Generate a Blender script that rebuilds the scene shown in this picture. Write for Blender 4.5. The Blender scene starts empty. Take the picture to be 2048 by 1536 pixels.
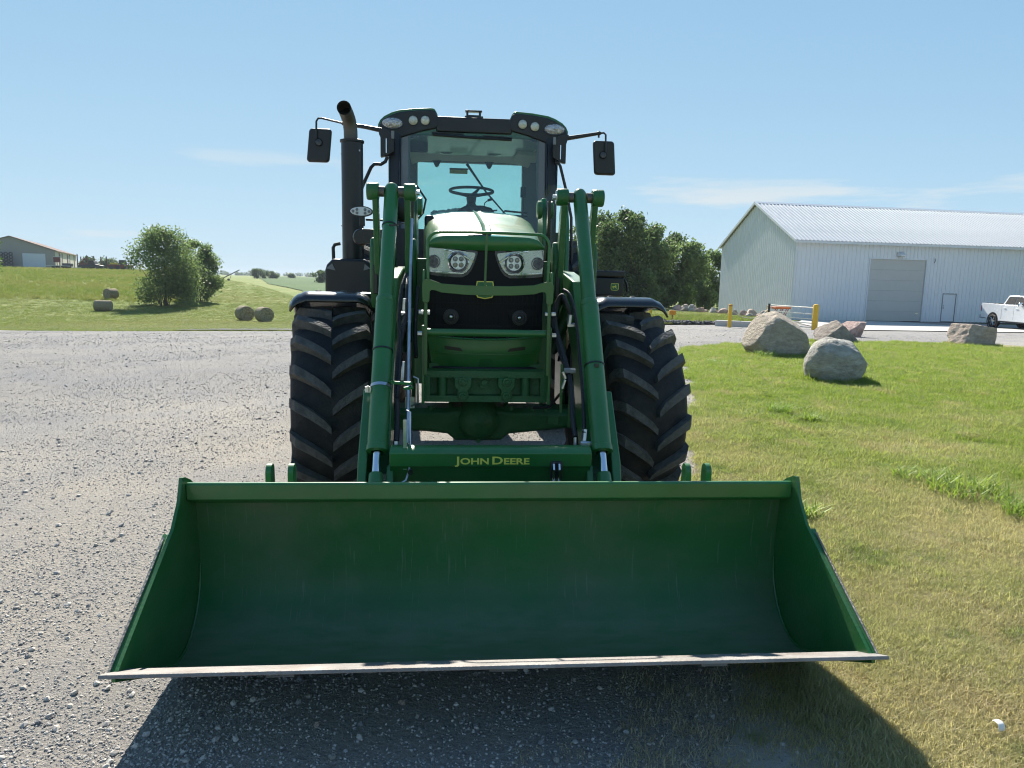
import bpy, math, random
import numpy as np
from mathutils import Vector, Matrix, noise
from mathutils.geometry import delaunay_2d_cdt
R = math.radians
random.seed(7); np.random.seed(7)
scene = bpy.context.scene
COL = scene.collection

# ------------------------------------------------------------------ camera, sky, sun, exposure
CAM_H = 1.5
cam_data = bpy.data.cameras.new('camera')
cam_data.sensor_fit = 'HORIZONTAL'; cam_data.sensor_width = 36.0
cam_data.lens = 36.0 * 1430.0 / 2048.0
cam_data.clip_start = 0.05; cam_data.clip_end = 20000
camera = bpy.data.objects.new('camera', cam_data); COL.objects.link(camera)
_p, _r = 0.14444, 0.02155
_f = Vector((0, math.cos(_p), -math.sin(_p))); _u0 = Vector((0, math.sin(_p), math.cos(_p))); _r0 = Vector((1, 0, 0))
_rr = _r0 * math.cos(_r) + _u0 * math.sin(_r); _uu = _u0 * math.cos(_r) - _r0 * math.sin(_r)
_m = Matrix((( _rr.x, _uu.x, -_f.x, 0), (_rr.y, _uu.y, -_f.y, 0), (_rr.z, _uu.z, -_f.z, CAM_H), (0, 0, 0, 1)))
camera.matrix_world = _m
scene.camera = camera

SUN_AZ, SUN_EL = R(-10.9), R(39.3)      # measured from +Y towards +X
world = bpy.data.worlds.new('World'); scene.world = world; world.use_nodes = True
wt = world.node_tree; wt.nodes.clear()
w_out = wt.nodes.new('ShaderNodeOutputWorld'); w_bg = wt.nodes.new('ShaderNodeBackground')
sky = wt.nodes.new('ShaderNodeTexSky'); sky.sky_type = 'NISHITA'; sky.sun_disc = False
sky.sun_elevation = SUN_EL; sky.sun_rotation = SUN_AZ
sky.altitude = 300; sky.air_density = 0.6; sky.dust_density = 0.0; sky.ozone_density = 6.0
w_bg.inputs['Strength'].default_value = 0.10
# a camera-like highlight shoulder over the whole sky: k * x / (x + c)
def vmath(op, a, val):
    n = wt.nodes.new('ShaderNodeVectorMath'); n.operation = op; wt.links.new(a, n.inputs[0])
    if hasattr(val, 'links'): wt.links.new(val, n.inputs[1])
    else: n.inputs[1].default_value = val
    return n.outputs[0]
_x = vmath('MULTIPLY', sky.outputs[0], (.138, .138, .138)); _d = vmath('ADD', _x, (.2, .2, .2)); _q = vmath('DIVIDE', _x, _d)
sky_o = vmath('MULTIPLY', _q, (3.38, 4.10, 4.60))
# thin high cloud streaks low in the sky
tc = wt.nodes.new('ShaderNodeTexCoord'); sep = wt.nodes.new('ShaderNodeSeparateXYZ')
wt.links.new(tc.outputs['Generated'], sep.inputs[0])
mp = wt.nodes.new('ShaderNodeMapping'); mp.inputs['Scale'].default_value = (1.5, 1.5, 13.0); mp.inputs['Location'].default_value = (3.85, 6.5, 4.5)
wt.links.new(tc.outputs['Generated'], mp.inputs[0])
cn = wt.nodes.new('ShaderNodeTexNoise'); cn.inputs['Scale'].default_value = 1.9; cn.inputs['Detail'].default_value = 7; cn.inputs['Roughness'].default_value = 0.56
wt.links.new(mp.outputs[0], cn.inputs['Vector'])
cr = wt.nodes.new('ShaderNodeMapRange'); cr.inputs[1].default_value = 0.56; cr.inputs[2].default_value = 0.66; cr.clamp = True
wt.links.new(cn.outputs[0], cr.inputs[0])
el = wt.nodes.new('ShaderNodeMapRange'); el.inputs[1].default_value = 0.17; el.inputs[2].default_value = 0.11; el.clamp = True
wt.links.new(sep.outputs['Z'], el.inputs[0])
cm = wt.nodes.new('ShaderNodeMath'); cm.operation = 'MULTIPLY'; wt.links.new(cr.outputs[0], cm.inputs[0]); wt.links.new(el.outputs[0], cm.inputs[1])
cm2 = wt.nodes.new('ShaderNodeMath'); cm2.operation = 'MULTIPLY'; cm2.inputs[1].default_value = 0.8; wt.links.new(cm.outputs[0], cm2.inputs[0])
wmix = wt.nodes.new('ShaderNodeMix'); wmix.data_type = 'RGBA'
wt.links.new(cm2.outputs[0], wmix.inputs['Factor']); wt.links.new(sky_o, wmix.inputs['A']); wmix.inputs['B'].default_value = (3.35, 3.62, 3.75, 1)
wt.links.new(wmix.outputs['Result'], w_bg.inputs['Color']); wt.links.new(w_bg.outputs[0], w_out.inputs['Surface'])

sun_data = bpy.data.lights.new('sun', 'SUN'); sun_data.energy = 4.8; sun_data.angle = R(0.5); sun_data.color = (1.0, 0.94, 0.84)
sun = bpy.data.objects.new('sun', sun_data); COL.objects.link(sun)
_sd = Vector((math.sin(SUN_AZ) * math.cos(SUN_EL), math.cos(SUN_AZ) * math.cos(SUN_EL), math.sin(SUN_EL)))
sun.location = (_sd * 60); sun.rotation_euler = _sd.to_track_quat('Z', 'Y').to_euler()
vs = scene.view_settings
scene.display_settings.display_device = 'sRGB'
vs.view_transform = 'Standard'; vs.look = 'None'; vs.exposure = 1.2; vs.gamma = 1.0; vs.use_curve_mapping = False
scene.render.engine = 'CYCLES'
cy = scene.cycles
cy.max_bounces = 6; cy.diffuse_bounces = 3; cy.glossy_bounces = 4; cy.transmission_bounces = 6; cy.transparent_max_bounces = 12
cy.sample_clamp_indirect = 6.0; cy.caustics_reflective = False; cy.caustics_refractive = False
cy.use_denoising = True; cy.use_adaptive_sampling = True; cy.adaptive_threshold = 0.02; cy.filter_width = 1.15; cy.volume_bounces = 0

# ------------------------------------------------------------------ materials
MATS = {}
def rgba(c): return (c[0], c[1], c[2], 1.0)
def pbr(name, col, rough=.5, metal=0., coat=0., var=.12, vscale=5., bump=0., bscale=60., dust=0., dustcol=(.36, .31, .24), dscale=3., spec=.5, col2=None, rvar=.12, coords='Object'):
    m = bpy.data.materials.new(name); m.use_nodes = True; nt = m.node_tree; N = nt.nodes; L = nt.links
    b = N['Principled BSDF']
    tcn = N.new('ShaderNodeTexCoord'); src = tcn.outputs[coords]
    if coords == 'World':
        pass
    n1 = N.new('ShaderNodeTexNoise'); n1.inputs['Scale'].default_value = vscale; n1.inputs['Detail'].default_value = 6; n1.inputs['Roughness'].default_value = .6
    L.new(src, n1.inputs['Vector'])
    mx = N.new('ShaderNodeMix'); mx.data_type = 'RGBA'
    mr = N.new('ShaderNodeMapRange'); mr.inputs[1].default_value = .3; mr.inputs[2].default_value = .7; L.new(n1.outputs[0], mr.inputs[0])
    L.new(mr.outputs[0], mx.inputs['Factor'])
    a = [min(1, c * (1 - var)) for c in col]; c2 = col2 if col2 else [min(1, c * (1 + var)) for c in col]
    mx.inputs['A'].default_value = rgba(a); mx.inputs['B'].default_value = rgba(c2)
    out = mx.outputs['Result']
    if dust > 0:
        n2 = N.new('ShaderNodeTexNoise'); n2.inputs['Scale'].default_value = dscale; n2.inputs['Detail'].default_value = 8; n2.inputs['Roughness'].default_value = .68
        L.new(src, n2.inputs['Vector'])
        m2 = N.new('ShaderNodeMapRange'); m2.inputs[1].default_value = .42; m2.inputs[2].default_value = .75; m2.inputs[4].default_value = dust; L.new(n2.outputs[0], m2.inputs[0])
        mx2 = N.new('ShaderNodeMix'); mx2.data_type = 'RGBA'; L.new(m2.outputs[0], mx2.inputs['Factor']); L.new(out, mx2.inputs['A']); mx2.inputs['B'].default_value = rgba(dustcol)
        out = mx2.outputs['Result']
    L.new(out, b.inputs['Base Color'])
    b.inputs['Metallic'].default_value = metal
    rr = N.new('ShaderNodeMapRange'); rr.inputs[3].default_value = max(0.02, rough - rvar); rr.inputs[4].default_value = min(1, rough + rvar); L.new(n1.outputs[0], rr.inputs[0]); L.new(rr.outputs[0], b.inputs['Roughness'])
    b.inputs['Specular IOR Level'].default_value = spec
    if coat: b.inputs['Coat Weight'].default_value = coat; b.inputs['Coat Roughness'].default_value = .08
    if bump:
        n3 = N.new('ShaderNodeTexNoise'); n3.inputs['Scale'].default_value = bscale; n3.inputs['Detail'].default_value = 5; L.new(src, n3.inputs['Vector'])
        bp = N.new('ShaderNodeBump'); bp.inputs['Strength'].default_value = bump; bp.inputs['Distance'].default_value = .02; L.new(n3.outputs[0], bp.inputs['Height']); L.new(bp.outputs[0], b.inputs['Normal'])
    MATS[name] = m
    return m
def glass_mat(name, tint, rough=.0, refl=1.0, dust=0.):
    m = bpy.data.materials.new(name); m.use_nodes = True; nt = m.node_tree; N = nt.nodes; L = nt.links
    N.remove(N['Principled BSDF'])
    tr = N.new('ShaderNodeBsdfTransparent'); tr.inputs[0].default_value = rgba(tint)
    gl = N.new('ShaderNodeBsdfGlossy'); gl.inputs['Roughness'].default_value = rough
    fr = N.new('ShaderNodeFresnel'); fr.inputs['IOR'].default_value = 1.45
    mu = N.new('ShaderNodeMath'); mu.operation = 'MULTIPLY'; mu.inputs[1].default_value = refl; L.new(fr.outputs[0], mu.inputs[0])
    mx = N.new('ShaderNodeMixShader'); L.new(mu.outputs[0], mx.inputs[0]); L.new(tr.outputs[0], mx.inputs[1]); L.new(gl.outputs[0], mx.inputs[2])
    out = mx.outputs[0]
    if dust:  # diffuse film: dust, and a faint reflection painted in with it
        df = N.new('ShaderNodeBsdfDiffuse'); df.inputs[0].default_value = (.5, .5, .46, 1); n = N.new('ShaderNodeTexNoise'); n.inputs['Scale'].default_value = 2.2; n.inputs['Detail'].default_value = 8; n.inputs['Roughness'].default_value = .7; t = N.new('ShaderNodeTexCoord'); L.new(t.outputs['Object'], n.inputs['Vector'])
        r = N.new('ShaderNodeMapRange'); r.inputs[1].default_value = .3; r.inputs[2].default_value = .75; r.inputs[3].default_value = dust * .3; r.inputs[4].default_value = dust; L.new(n.outputs[0], r.inputs[0])
        m2 = N.new('ShaderNodeMixShader'); L.new(r.outputs[0], m2.inputs[0]); L.new(out, m2.inputs[1]); L.new(df.outputs[0], m2.inputs[2]); out = m2.outputs[0]
    L.new(out, N['Material Output'].inputs['Surface'])
    MATS[name] = m
    return m

# ------------------------------------------------------------------ mesh helpers
class MB:
    def __init__(s): s.v = []; s.f = []
    def add(s, vs, fs):
        o = len(s.v); s.v += [tuple(p) for p in vs]; s.f += [tuple(i + o for i in f) for f in fs]; return s
    def box(s, x0, x1, y0, y1, z0, z1, mat=None):
        vs = [(x0, y0, z0), (x1, y0, z0), (x1, y1, z0), (x0, y1, z0), (x0, y0, z1), (x1, y0, z1), (x1, y1, z1), (x0, y1, z1)]
        if mat is not None: vs = [tuple(mat @ Vector(p)) for p in vs]
        return s.add(vs, [(0, 3, 2, 1), (4, 5, 6, 7), (0, 1, 5, 4), (1, 2, 6, 5), (2, 3, 7, 6), (3, 0, 4, 7)])
    def prism(s, poly, axis, a0, a1):
        n = len(poly)
        def pt(p, a):
            if axis == 'x': return (a, p[0], p[1])
            if axis == 'y': return (p[0], a, p[1])
            return (p[0], p[1], a)
        vs = [pt(p, a0) for p in poly] + [pt(p, a1) for p in poly]
        ar = sum(poly[i][0] * poly[(i + 1) % n][1] - poly[(i + 1) % n][0] * poly[i][1] for i in range(n))
        flip = (ar > 0) != (a1 > a0)
        if axis == 'y': flip = not flip
        c0 = tuple(range(n - 1, -1, -1)); c1 = tuple(range(n, 2 * n)); sd = [(i, (i + 1) % n, (i + 1) % n + n, i + n) for i in range(n)]
        fs = [c0, c1] + sd
        if flip: fs = [tuple(reversed(f)) for f in fs]
        return s.add(vs, fs)
    def tube(s, path, r, n=10, caps=True):
        P = [Vector(p) for p in path]; m = len(P)
        rs = r if isinstance(r, (list, tuple)) else [r] * m
        T = []
        for i in range(m):
            a = P[max(0, i - 1)]; b = P[min(m - 1, i + 1)]; T.append((b - a).normalized())
        up = Vector((0, 0, 1)) if abs(T[0].z) < .9 else Vector((1, 0, 0))
        U = (up - T[0] * up.dot(T[0])).normalized(); vs = []
        for i in range(m):
            U = (U - T[i] * U.dot(T[i])).normalized(); W = T[i].cross(U)
            for k in range(n):
                a = 2 * math.pi * k / n; vs.append(P[i] + (U * math.cos(a) + W * math.sin(a)) * rs[i])
        fs = []
        for i in range(m - 1):
            for k in range(n):
                k2 = (k + 1) % n; fs.append((i * n + k, i * n + k2, (i + 1) * n + k2, (i + 1) * n + k))
        if caps: fs += [tuple(range(n - 1, -1, -1)), tuple(range((m - 1) * n, m * n))]
        return s.add(vs, fs)
    def cyl(s, p0, p1, r, r1=None, n=24): return s.tube([p0, p1], [r, r if r1 is None else r1], n)
    def lathe(s, prof, org, axis, n=32, closed=False, a0=0., a1=2 * math.pi):
        A = Vector(axis).normalized(); o = Vector(org)
        up = Vector((0, 0, 1)) if abs(A.z) < .9 else Vector((1, 0, 0))
        U = (up - A * up.dot(A)).normalized(); W = A.cross(U); m = len(prof); vs = []
        for k in range(n):
            a = a0 + (a1 - a0) * k / n; d = U * math.cos(a) + W * math.sin(a)
            for r_, h_ in prof: vs.append(o + A * h_ + d * r_)
        fs = []
        for k in range(n):
            k2 = (k + 1) % n
            for j in range(m - 1 if not closed else m):
                j2 = (j + 1) % m
                fs.append((k * m + j, k2 * m + j, k2 * m + j2, k * m + j2))
        return s.add(vs, fs)
    def grid(s, fn, nu, nv, flip=False):
        vs = [fn(i / nu, j / nv) for i in range(nu + 1) for j in range(nv + 1)]
        fs = []
        for i in range(nu):
            for j in range(nv):
                a = i * (nv + 1) + j; q = (a, a + nv + 1, a + nv + 2, a + 1); fs.append(q[::-1] if flip else q)
        return s.add(vs, fs)
    def ball(s, c, r, n=12, m=8, sc=(1, 1, 1)):
        vs = []; fs = []
        for j in range(m + 1):
            t = math.pi * j / m
            for k in range(n):
                a = 2 * math.pi * k / n; vs.append((c[0] + r * sc[0] * math.sin(t) * math.cos(a), c[1] + r * sc[1] * math.sin(t) * math.sin(a), c[2] + r * sc[2] * math.cos(t)))
        for j in range(m):
            for k in range(n):
                k2 = (k + 1) % n; fs.append((j * n + k, (j + 1) * n + k, (j + 1) * n + k2, j * n + k2))
        return s.add(vs, fs)
    def mesh(s, name, smooth=35):
        me = bpy.data.meshes.new(name); me.from_pydata(s.v, [], s.f); me.validate(); me.update()
        if smooth:
            me.shade_smooth(); me.set_sharp_from_angle(angle=R(smooth))
        return me
    def build(s, name, mat, parent=None, loc=(0, 0, 0), smooth=35, bevel=0., seg=2):
        o = obj(name, s.mesh(name, smooth), mat, parent, loc)
        if bevel:
            b = o.modifiers.new('bevel', 'BEVEL'); b.width = bevel; b.segments = seg; b.limit_method = 'ANGLE'; b.angle_limit = R(40)
        return o
def obj(name, me, mat, parent=None, loc=(0, 0, 0), rot=(0, 0, 0)):
    o = bpy.data.objects.new(name, me); COL.objects.link(o); o.location = loc; o.rotation_euler = rot
    if me is not None and mat is not None and not me.materials: me.materials.append(MATS[mat] if isinstance(mat, str) else mat)
    if parent is not None: o.parent = parent
    return o
def tag(o, label=None, cat=None, group=None, kind=None):
    if label: o['label'] = label
    if cat: o['category'] = cat
    if group: o['group'] = group
    if kind: o['kind'] = kind
    return o
def empty(name, loc, rz=0, label=None, cat=None, group=None):
    o = bpy.data.objects.new(name, None); COL.objects.link(o); o.empty_display_size = .2; o.location = loc; o.rotation_euler = (0, 0, rz)
    return tag(o, label, cat, group)
def text_mb(body, size, width_scale=1.0, bold=0.0, extrude=0.0):
    cu = bpy.data.curves.new('t', 'FONT'); cu.body = body; cu.size = size; cu.offset = bold; cu.extrude = extrude; cu.resolution_u = 4
    to = bpy.data.objects.new('t', cu); COL.objects.link(to)
    dg = bpy.context.evaluated_depsgraph_get(); me = bpy.data.meshes.new_from_object(to.evaluated_get(dg))
    vs = [(v.co.x * width_scale, v.co.y, v.co.z) for v in me.vertices]; fs = [tuple(p.vertices) for p in me.polygons]
    bpy.data.objects.remove(to); bpy.data.curves.remove(cu); bpy.data.meshes.remove(me)
    return vs, fs
def ss(a, b, x):
    t = min(1., max(0., (x - a) / (b - a))); return t * t * (3 - 2 * t)
def interp(pts, x):
    if x <= pts[0][0]: return pts[0][1]
    for (a, fa), (b, fb) in zip(pts, pts[1:]):
        if x <= b: return fa + (fb - fa) * (x - a) / (b - a)
    return pts[-1][1]
PL = [(0, 0), (17, 0), (24, -.25), (38, -1.15), (60, -2.45), (72, -2.85), (82, -2.9), (95, -2.45), (106, -1.7), (150, .5), (190, 1.75), (225, 1.9), (300, 1.2), (500, -.2), (900, -1), (9000, -1)]
PC = [(0, 0), (17, 0), (24, -.25), (38, -1.15), (60, -2.45), (72, -2.85), (90, -2.7), (120, -2.2), (180, -1.4), (300, -.4), (500, -.2), (900, -.6), (9000, -1)]
PR = [(0, 0), (13, 0), (20, -.1), (30, -.35), (44, -.68), (60, -.8), (80, -1.0), (120, -1.2), (500, -1), (9000, -1)]
def hgt(x, y):
    d = math.hypot(x, y); a = math.degrees(math.atan2(x, y)) if d > 1e-6 else 0
    l = interp(PL, d) * (1 - ss(-26, -19, a)) + interp(PC, d) * ss(-26, -19, a)
    t = ss(-2, 9, a) if a > -90 else 0
    z = l * (1 - t) + interp(PR, d) * t
    if y < 0: z *= max(0, 1 + y / 30)
    return z
# ------------------------------------------------------------------ shared materials
pbr('green_paint', (.016, .135, .028), .38, coat=.25, var=.14, vscale=2.5, dust=.24, dustcol=(.16, .17, .105), dscale=3.2)
pbr('hood_paint', (.022, .150, .030), .36, coat=.4, var=.12, vscale=2.5, dust=.75, dustcol=(.30, .32, .20), dscale=1.3)  # dust tone is partly real dust, partly the pale glare painted in
pbr('green_worn', (.014, .125, .027), .42, coat=.15, var=.14, vscale=2.2, dust=.34, dustcol=(.17, .19, .12), dscale=2.6, bump=.08, bscale=90)
pbr('green_olive', (.055, .135, .032), .48, var=.1, vscale=4, dust=.2, dustcol=(.2, .2, .12))
pbr('green_cast', (.016, .115, .028), .5, var=.15, vscale=6, dust=.3, dustcol=(.17, .17, .12), bump=.25, bscale=70)
pbr('black_plastic', (.010, .011, .013), .42, var=.3, dust=.12, dustcol=(.12, .11, .09), bump=.04, bscale=200)
pbr('grille_black', (.006, .0065, .008), .6, var=.2, spec=.25)
pbr('black_gloss', (.008, .009, .011), .22, var=.2, coat=.4, dust=.05, dustcol=(.12, .11, .09))
pbr('black_paint', (.013, .012, .012), .38, var=.25, dust=.1, dustcol=(.12, .1, .08))
pbr('rubber', (.016, .016, .018), .72, var=.3, vscale=9, dust=.45, dustcol=(.085, .078, .066), dscale=5, bump=.25, bscale=60, spec=.3)
pbr('rubber_worn', (.075, .073, .071), .85, var=.3, vscale=14, dust=.5, dustcol=(.21, .195, .17), dscale=9, bump=.6, bscale=45, spec=.25)
pbr('hose', (.012, .012, .014), .5, var=.2, bump=.3, bscale=160)
pbr('chrome', (.75, .76, .78), .1, metal=1., var=.05)
pbr('zinc', (.50, .51, .53), .33, metal=1., var=.15, vscale=20)
pbr('steel_worn', (.23, .22, .205), .6, metal=.3, var=.3, vscale=6, dust=.55, dustcol=(.15, .095, .07), dscale=5, bump=.3, bscale=60)
pbr('yellow_decal', (.80, .70, .12), .45, var=.06)
pbr('yellow_paint', (.72, .50, .02), .4, var=.1, coat=.2)
pbr('lamp_silver', (.62, .63, .62), .22, metal=.9, var=.12, vscale=15)
pbr('lamp_satin', (.52, .53, .47), .28, metal=.85, var=.08, vscale=25)
pbr('lamp_lens', (.62, .60, .50), .12, metal=.4, var=.3, vscale=40, bump=.4, bscale=120)
pbr('lamp_facet', (.60, .55, .52), .15, metal=.7, var=.5, vscale=45, bump=.9, bscale=70)
pbr('led_amber', (.55, .45, .22), .3, var=.2)
pbr('exhaust_steel', (.11, .10, .09), .5, metal=.5, var=.25, vscale=8)
pbr('pipe_black', (.01, .01, .01), .9)
pbr('headliner', (.60, .58, .50), .85, var=.06, bump=.1, bscale=200)
pbr('interior_grey', (.22, .225, .23), .75, var=.08, bump=.1, bscale=150)
pbr('decal_white', (.72, .72, .70), .45, var=.05)
pbr('decal_red', (.55, .02, .03), .5)
pbr('plastic_wrap', (.55, .60, .58), .2, var=.15, vscale=30, bump=1., bscale=30)
pbr('sticker', (.62, .58, .24), .5, var=.25, vscale=60)
pbr('sticker_dark', (.04, .05, .03), .5)
glass_mat('cab_glass', (.88, .975, .965), dust=.10); glass_mat('rear_glass', (.80, .965, .915)); glass_mat('clear_glass', (.93, .95, .95)); glass_mat('dark_glass', (.22, .25, .25))
# ------------------------------------------------------------------ the ground and its coverings
def ground_mat(name, layers, rough=.95, bump=.5, bscale=30., bdist=.03, wave=None):
    """layers: list of (colour, noise scale, lo, hi, amount) painted one over another, by world position"""
    m = bpy.data.materials.new(name); m.use_nodes = True; nt = m.node_tree; N = nt.nodes; L = nt.links; b = N['Principled BSDF']
    g = N.new('ShaderNodeNewGeometry'); cur = None
    for i, (c, s, lo, hi, am) in enumerate(layers):
        if i == 0:
            rgb = N.new('ShaderNodeRGB'); rgb.outputs[0].default_value = rgba(c); cur = rgb.outputs[0]; continue
        n = N.new('ShaderNodeTexNoise'); n.inputs['Scale'].default_value = s; n.inputs['Detail'].default_value = 7; n.inputs['Roughness'].default_value = .62
        mpn = N.new('ShaderNodeMapping'); mpn.inputs['Location'].default_value = (i * 13.7, i * 7.1, 0); L.new(g.outputs['Position'], mpn.inputs[0]); L.new(mpn.outputs[0], n.inputs['Vector'])
        r = N.new('ShaderNodeMapRange'); r.inputs[1].default_value = lo; r.inputs[2].default_value = hi; r.inputs[4].default_value = am; L.new(n.outputs[0], r.inputs[0])
        mx = N.new('ShaderNodeMix'); mx.data_type = 'RGBA'; L.new(r.outputs[0], mx.inputs['Factor']); L.new(cur, mx.inputs['A']); mx.inputs['B'].default_value = rgba(c); cur = mx.outputs['Result']
    L.new(cur, b.inputs['Base Color']); b.inputs['Roughness'].default_value = rough; b.inputs['Specular IOR Level'].default_value = .2
    n3 = N.new('ShaderNodeTexNoise'); n3.inputs['Scale'].default_value = bscale; n3.inputs['Detail'].default_value = 8; n3.inputs['Roughness'].default_value = .7; L.new(g.outputs['Position'], n3.inputs['Vector'])
    bp = N.new('ShaderNodeBump'); bp.inputs['Strength'].default_value = bump; bp.inputs['Distance'].default_value = bdist; L.new(n3.outputs[0], bp.inputs['Height']); L.new(bp.outputs[0], b.inputs['Normal'])
    MATS[name] = m; return m
ground_mat('meadow', [((.15, .20, .045), 1, 0, 1, 1), ((.215, .225, .07), .05, .42, .62, .8), ((.09, .14, .03), .4, .5, .7, .7), ((.22, .22, .09), 2.5, .5, .75, .5)], bump=.8, bscale=6, bdist=.15)
ground_mat('lawn_soil', [((.24, .245, .10), 1, 0, 1, 1), ((.36, .30, .18), .55, .40, .62, .85), ((.15, .19, .055), 1.6, .45, .65, .7), ((.40, .34, .22), 7, .5, .7, .5), ((.16, .125, .085), 16, .58, .75, .5)], bump=.9, bscale=45, bdist=.03)
ground_mat('gravel', [((.39, .365, .335), 1, 0, 1, 1), ((.46, .415, .35), .5, .42, .60, .85), ((.34, .33, .32), .9, .45, .65, .6), ((.50, .455, .385), 2.2, .5, .72, .6), ((.27, .26, .25), 26, .52, .66, .7), ((.56, .53, .48), 60, .55, .70, .65), ((.14, .137, .135), 75, .58, .68, .75)], bump=1., bscale=55, bdist=.04)
def fresh_gravel(mt):      # newer blue-grey stone lies beyond the worn tan wheel track
    nt = mt.node_tree; N = nt.nodes; L = nt.links; b = N['Principled BSDF']; old = b.inputs['Base Color'].links[0].from_socket
    g = N.new('ShaderNodeNewGeometry'); sp = N.new('ShaderNodeSeparateXYZ'); L.new(g.outputs['Position'], sp.inputs[0])
    a = N.new('ShaderNodeMath'); a.operation = 'MULTIPLY_ADD'; L.new(sp.outputs['X'], a.inputs[0]); a.inputs[1].default_value = -.80; L.new(sp.outputs['Y'], a.inputs[2])
    n = N.new('ShaderNodeTexNoise'); n.inputs['Scale'].default_value = .55; n.inputs['Detail'].default_value = 6; mp_ = N.new('ShaderNodeMapping'); mp_.inputs['Rotation'].default_value = (0, 0, R(-48)); mp_.inputs['Scale'].default_value = (.35, 2.2, 1); L.new(g.outputs['Position'], mp_.inputs[0]); L.new(mp_.outputs[0], n.inputs['Vector'])
    m2 = N.new('ShaderNodeMath'); m2.operation = 'MULTIPLY_ADD'; L.new(n.outputs[0], m2.inputs[0]); m2.inputs[1].default_value = 9.; L.new(a.outputs[0], m2.inputs[2])
    r = N.new('ShaderNodeMapRange'); r.inputs[1].default_value = 13.5; r.inputs[2].default_value = 18.5; r.inputs[4].default_value = .85; L.new(m2.outputs[0], r.inputs[0])
    mx = N.new('ShaderNodeMix'); mx.data_type = 'RGBA'; mx.blend_type = 'MULTIPLY'; L.new(r.outputs[0], mx.inputs['Factor']); L.new(old, mx.inputs['A']); mx.inputs['B'].default_value = (.68, .705, .755, 1); L.new(mx.outputs['Result'], b.inputs['Base Color'])
fresh_gravel(MATS['gravel'])
def worn_edge(mt):         # bare stony ground showing through along the ragged edge of the lawn
    nt = mt.node_tree; N = nt.nodes; L = nt.links; b = N['Principled BSDF']; old = b.inputs['Base Color'].links[0].from_socket
    g = N.new('ShaderNodeNewGeometry'); sp = N.new('ShaderNodeSeparateXYZ'); L.new(g.outputs['Position'], sp.inputs[0])
    def mth(op, a, bb, c=None):
        n = N.new('ShaderNodeMath'); n.operation = op
        for i, q in enumerate((a, bb, c)):
            if q is None: continue
            if isinstance(q, (int, float)): n.inputs[i].default_value = q
            else: L.new(q, n.inputs[i])
        return n.outputs[0]
    far = mth('MAXIMUM', mth('SUBTRACT', sp.outputs['Y'], 5.), 0.); e = mth('ADD', mth('MULTIPLY_ADD', sp.outputs['Y'], .14, .45), mth('MULTIPLY', mth('MULTIPLY', far, far), .02))
    n = N.new('ShaderNodeTexNoise'); n.inputs['Scale'].default_value = 3.5; n.inputs['Detail'].default_value = 8; n.inputs['Roughness'].default_value = .7; L.new(g.outputs['Position'], n.inputs['Vector'])
    d = mth('SUBTRACT', mth('MULTIPLY_ADD', n.outputs[0], .9, -.45), mth('SUBTRACT', sp.outputs['X'], e))
    r = N.new('ShaderNodeMapRange'); r.inputs[1].default_value = -.62; r.inputs[2].default_value = -.12; L.new(d, r.inputs[0])
    mx = N.new('ShaderNodeMix'); mx.data_type = 'RGBA'; L.new(r.outputs[0], mx.inputs['Factor']); L.new(old, mx.inputs['A']); mx.inputs['B'].default_value = (.40, .375, .335, 1); L.new(mx.outputs['Result'], b.inputs['Base Color'])
worn_edge(MATS['lawn_soil'])
ground_mat('concrete', [((.46, .45, .42), 1, 0, 1, 1), ((.38, .37, .345), .6, .4, .65, .6), ((.52, .51, .48), 9, .5, .7, .4)], bump=.1, bscale=80, bdist=.01)
ground_mat('asphalt', [((.10, .105, .115), 1, 0, 1, 1), ((.15, .15, .15), .7, .45, .65, .6), ((.07, .07, .075), 20, .5, .7, .5)], bump=.4, bscale=90, bdist=.01)
ground_mat('crop', [((.050, .105, .028), 1, 0, 1, 1), ((.075, .135, .035), .02, .4, .6, .7), ((.040, .085, .025), .6, .5, .7, .6)], bump=.8, bscale=2, bdist=.3)
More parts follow.
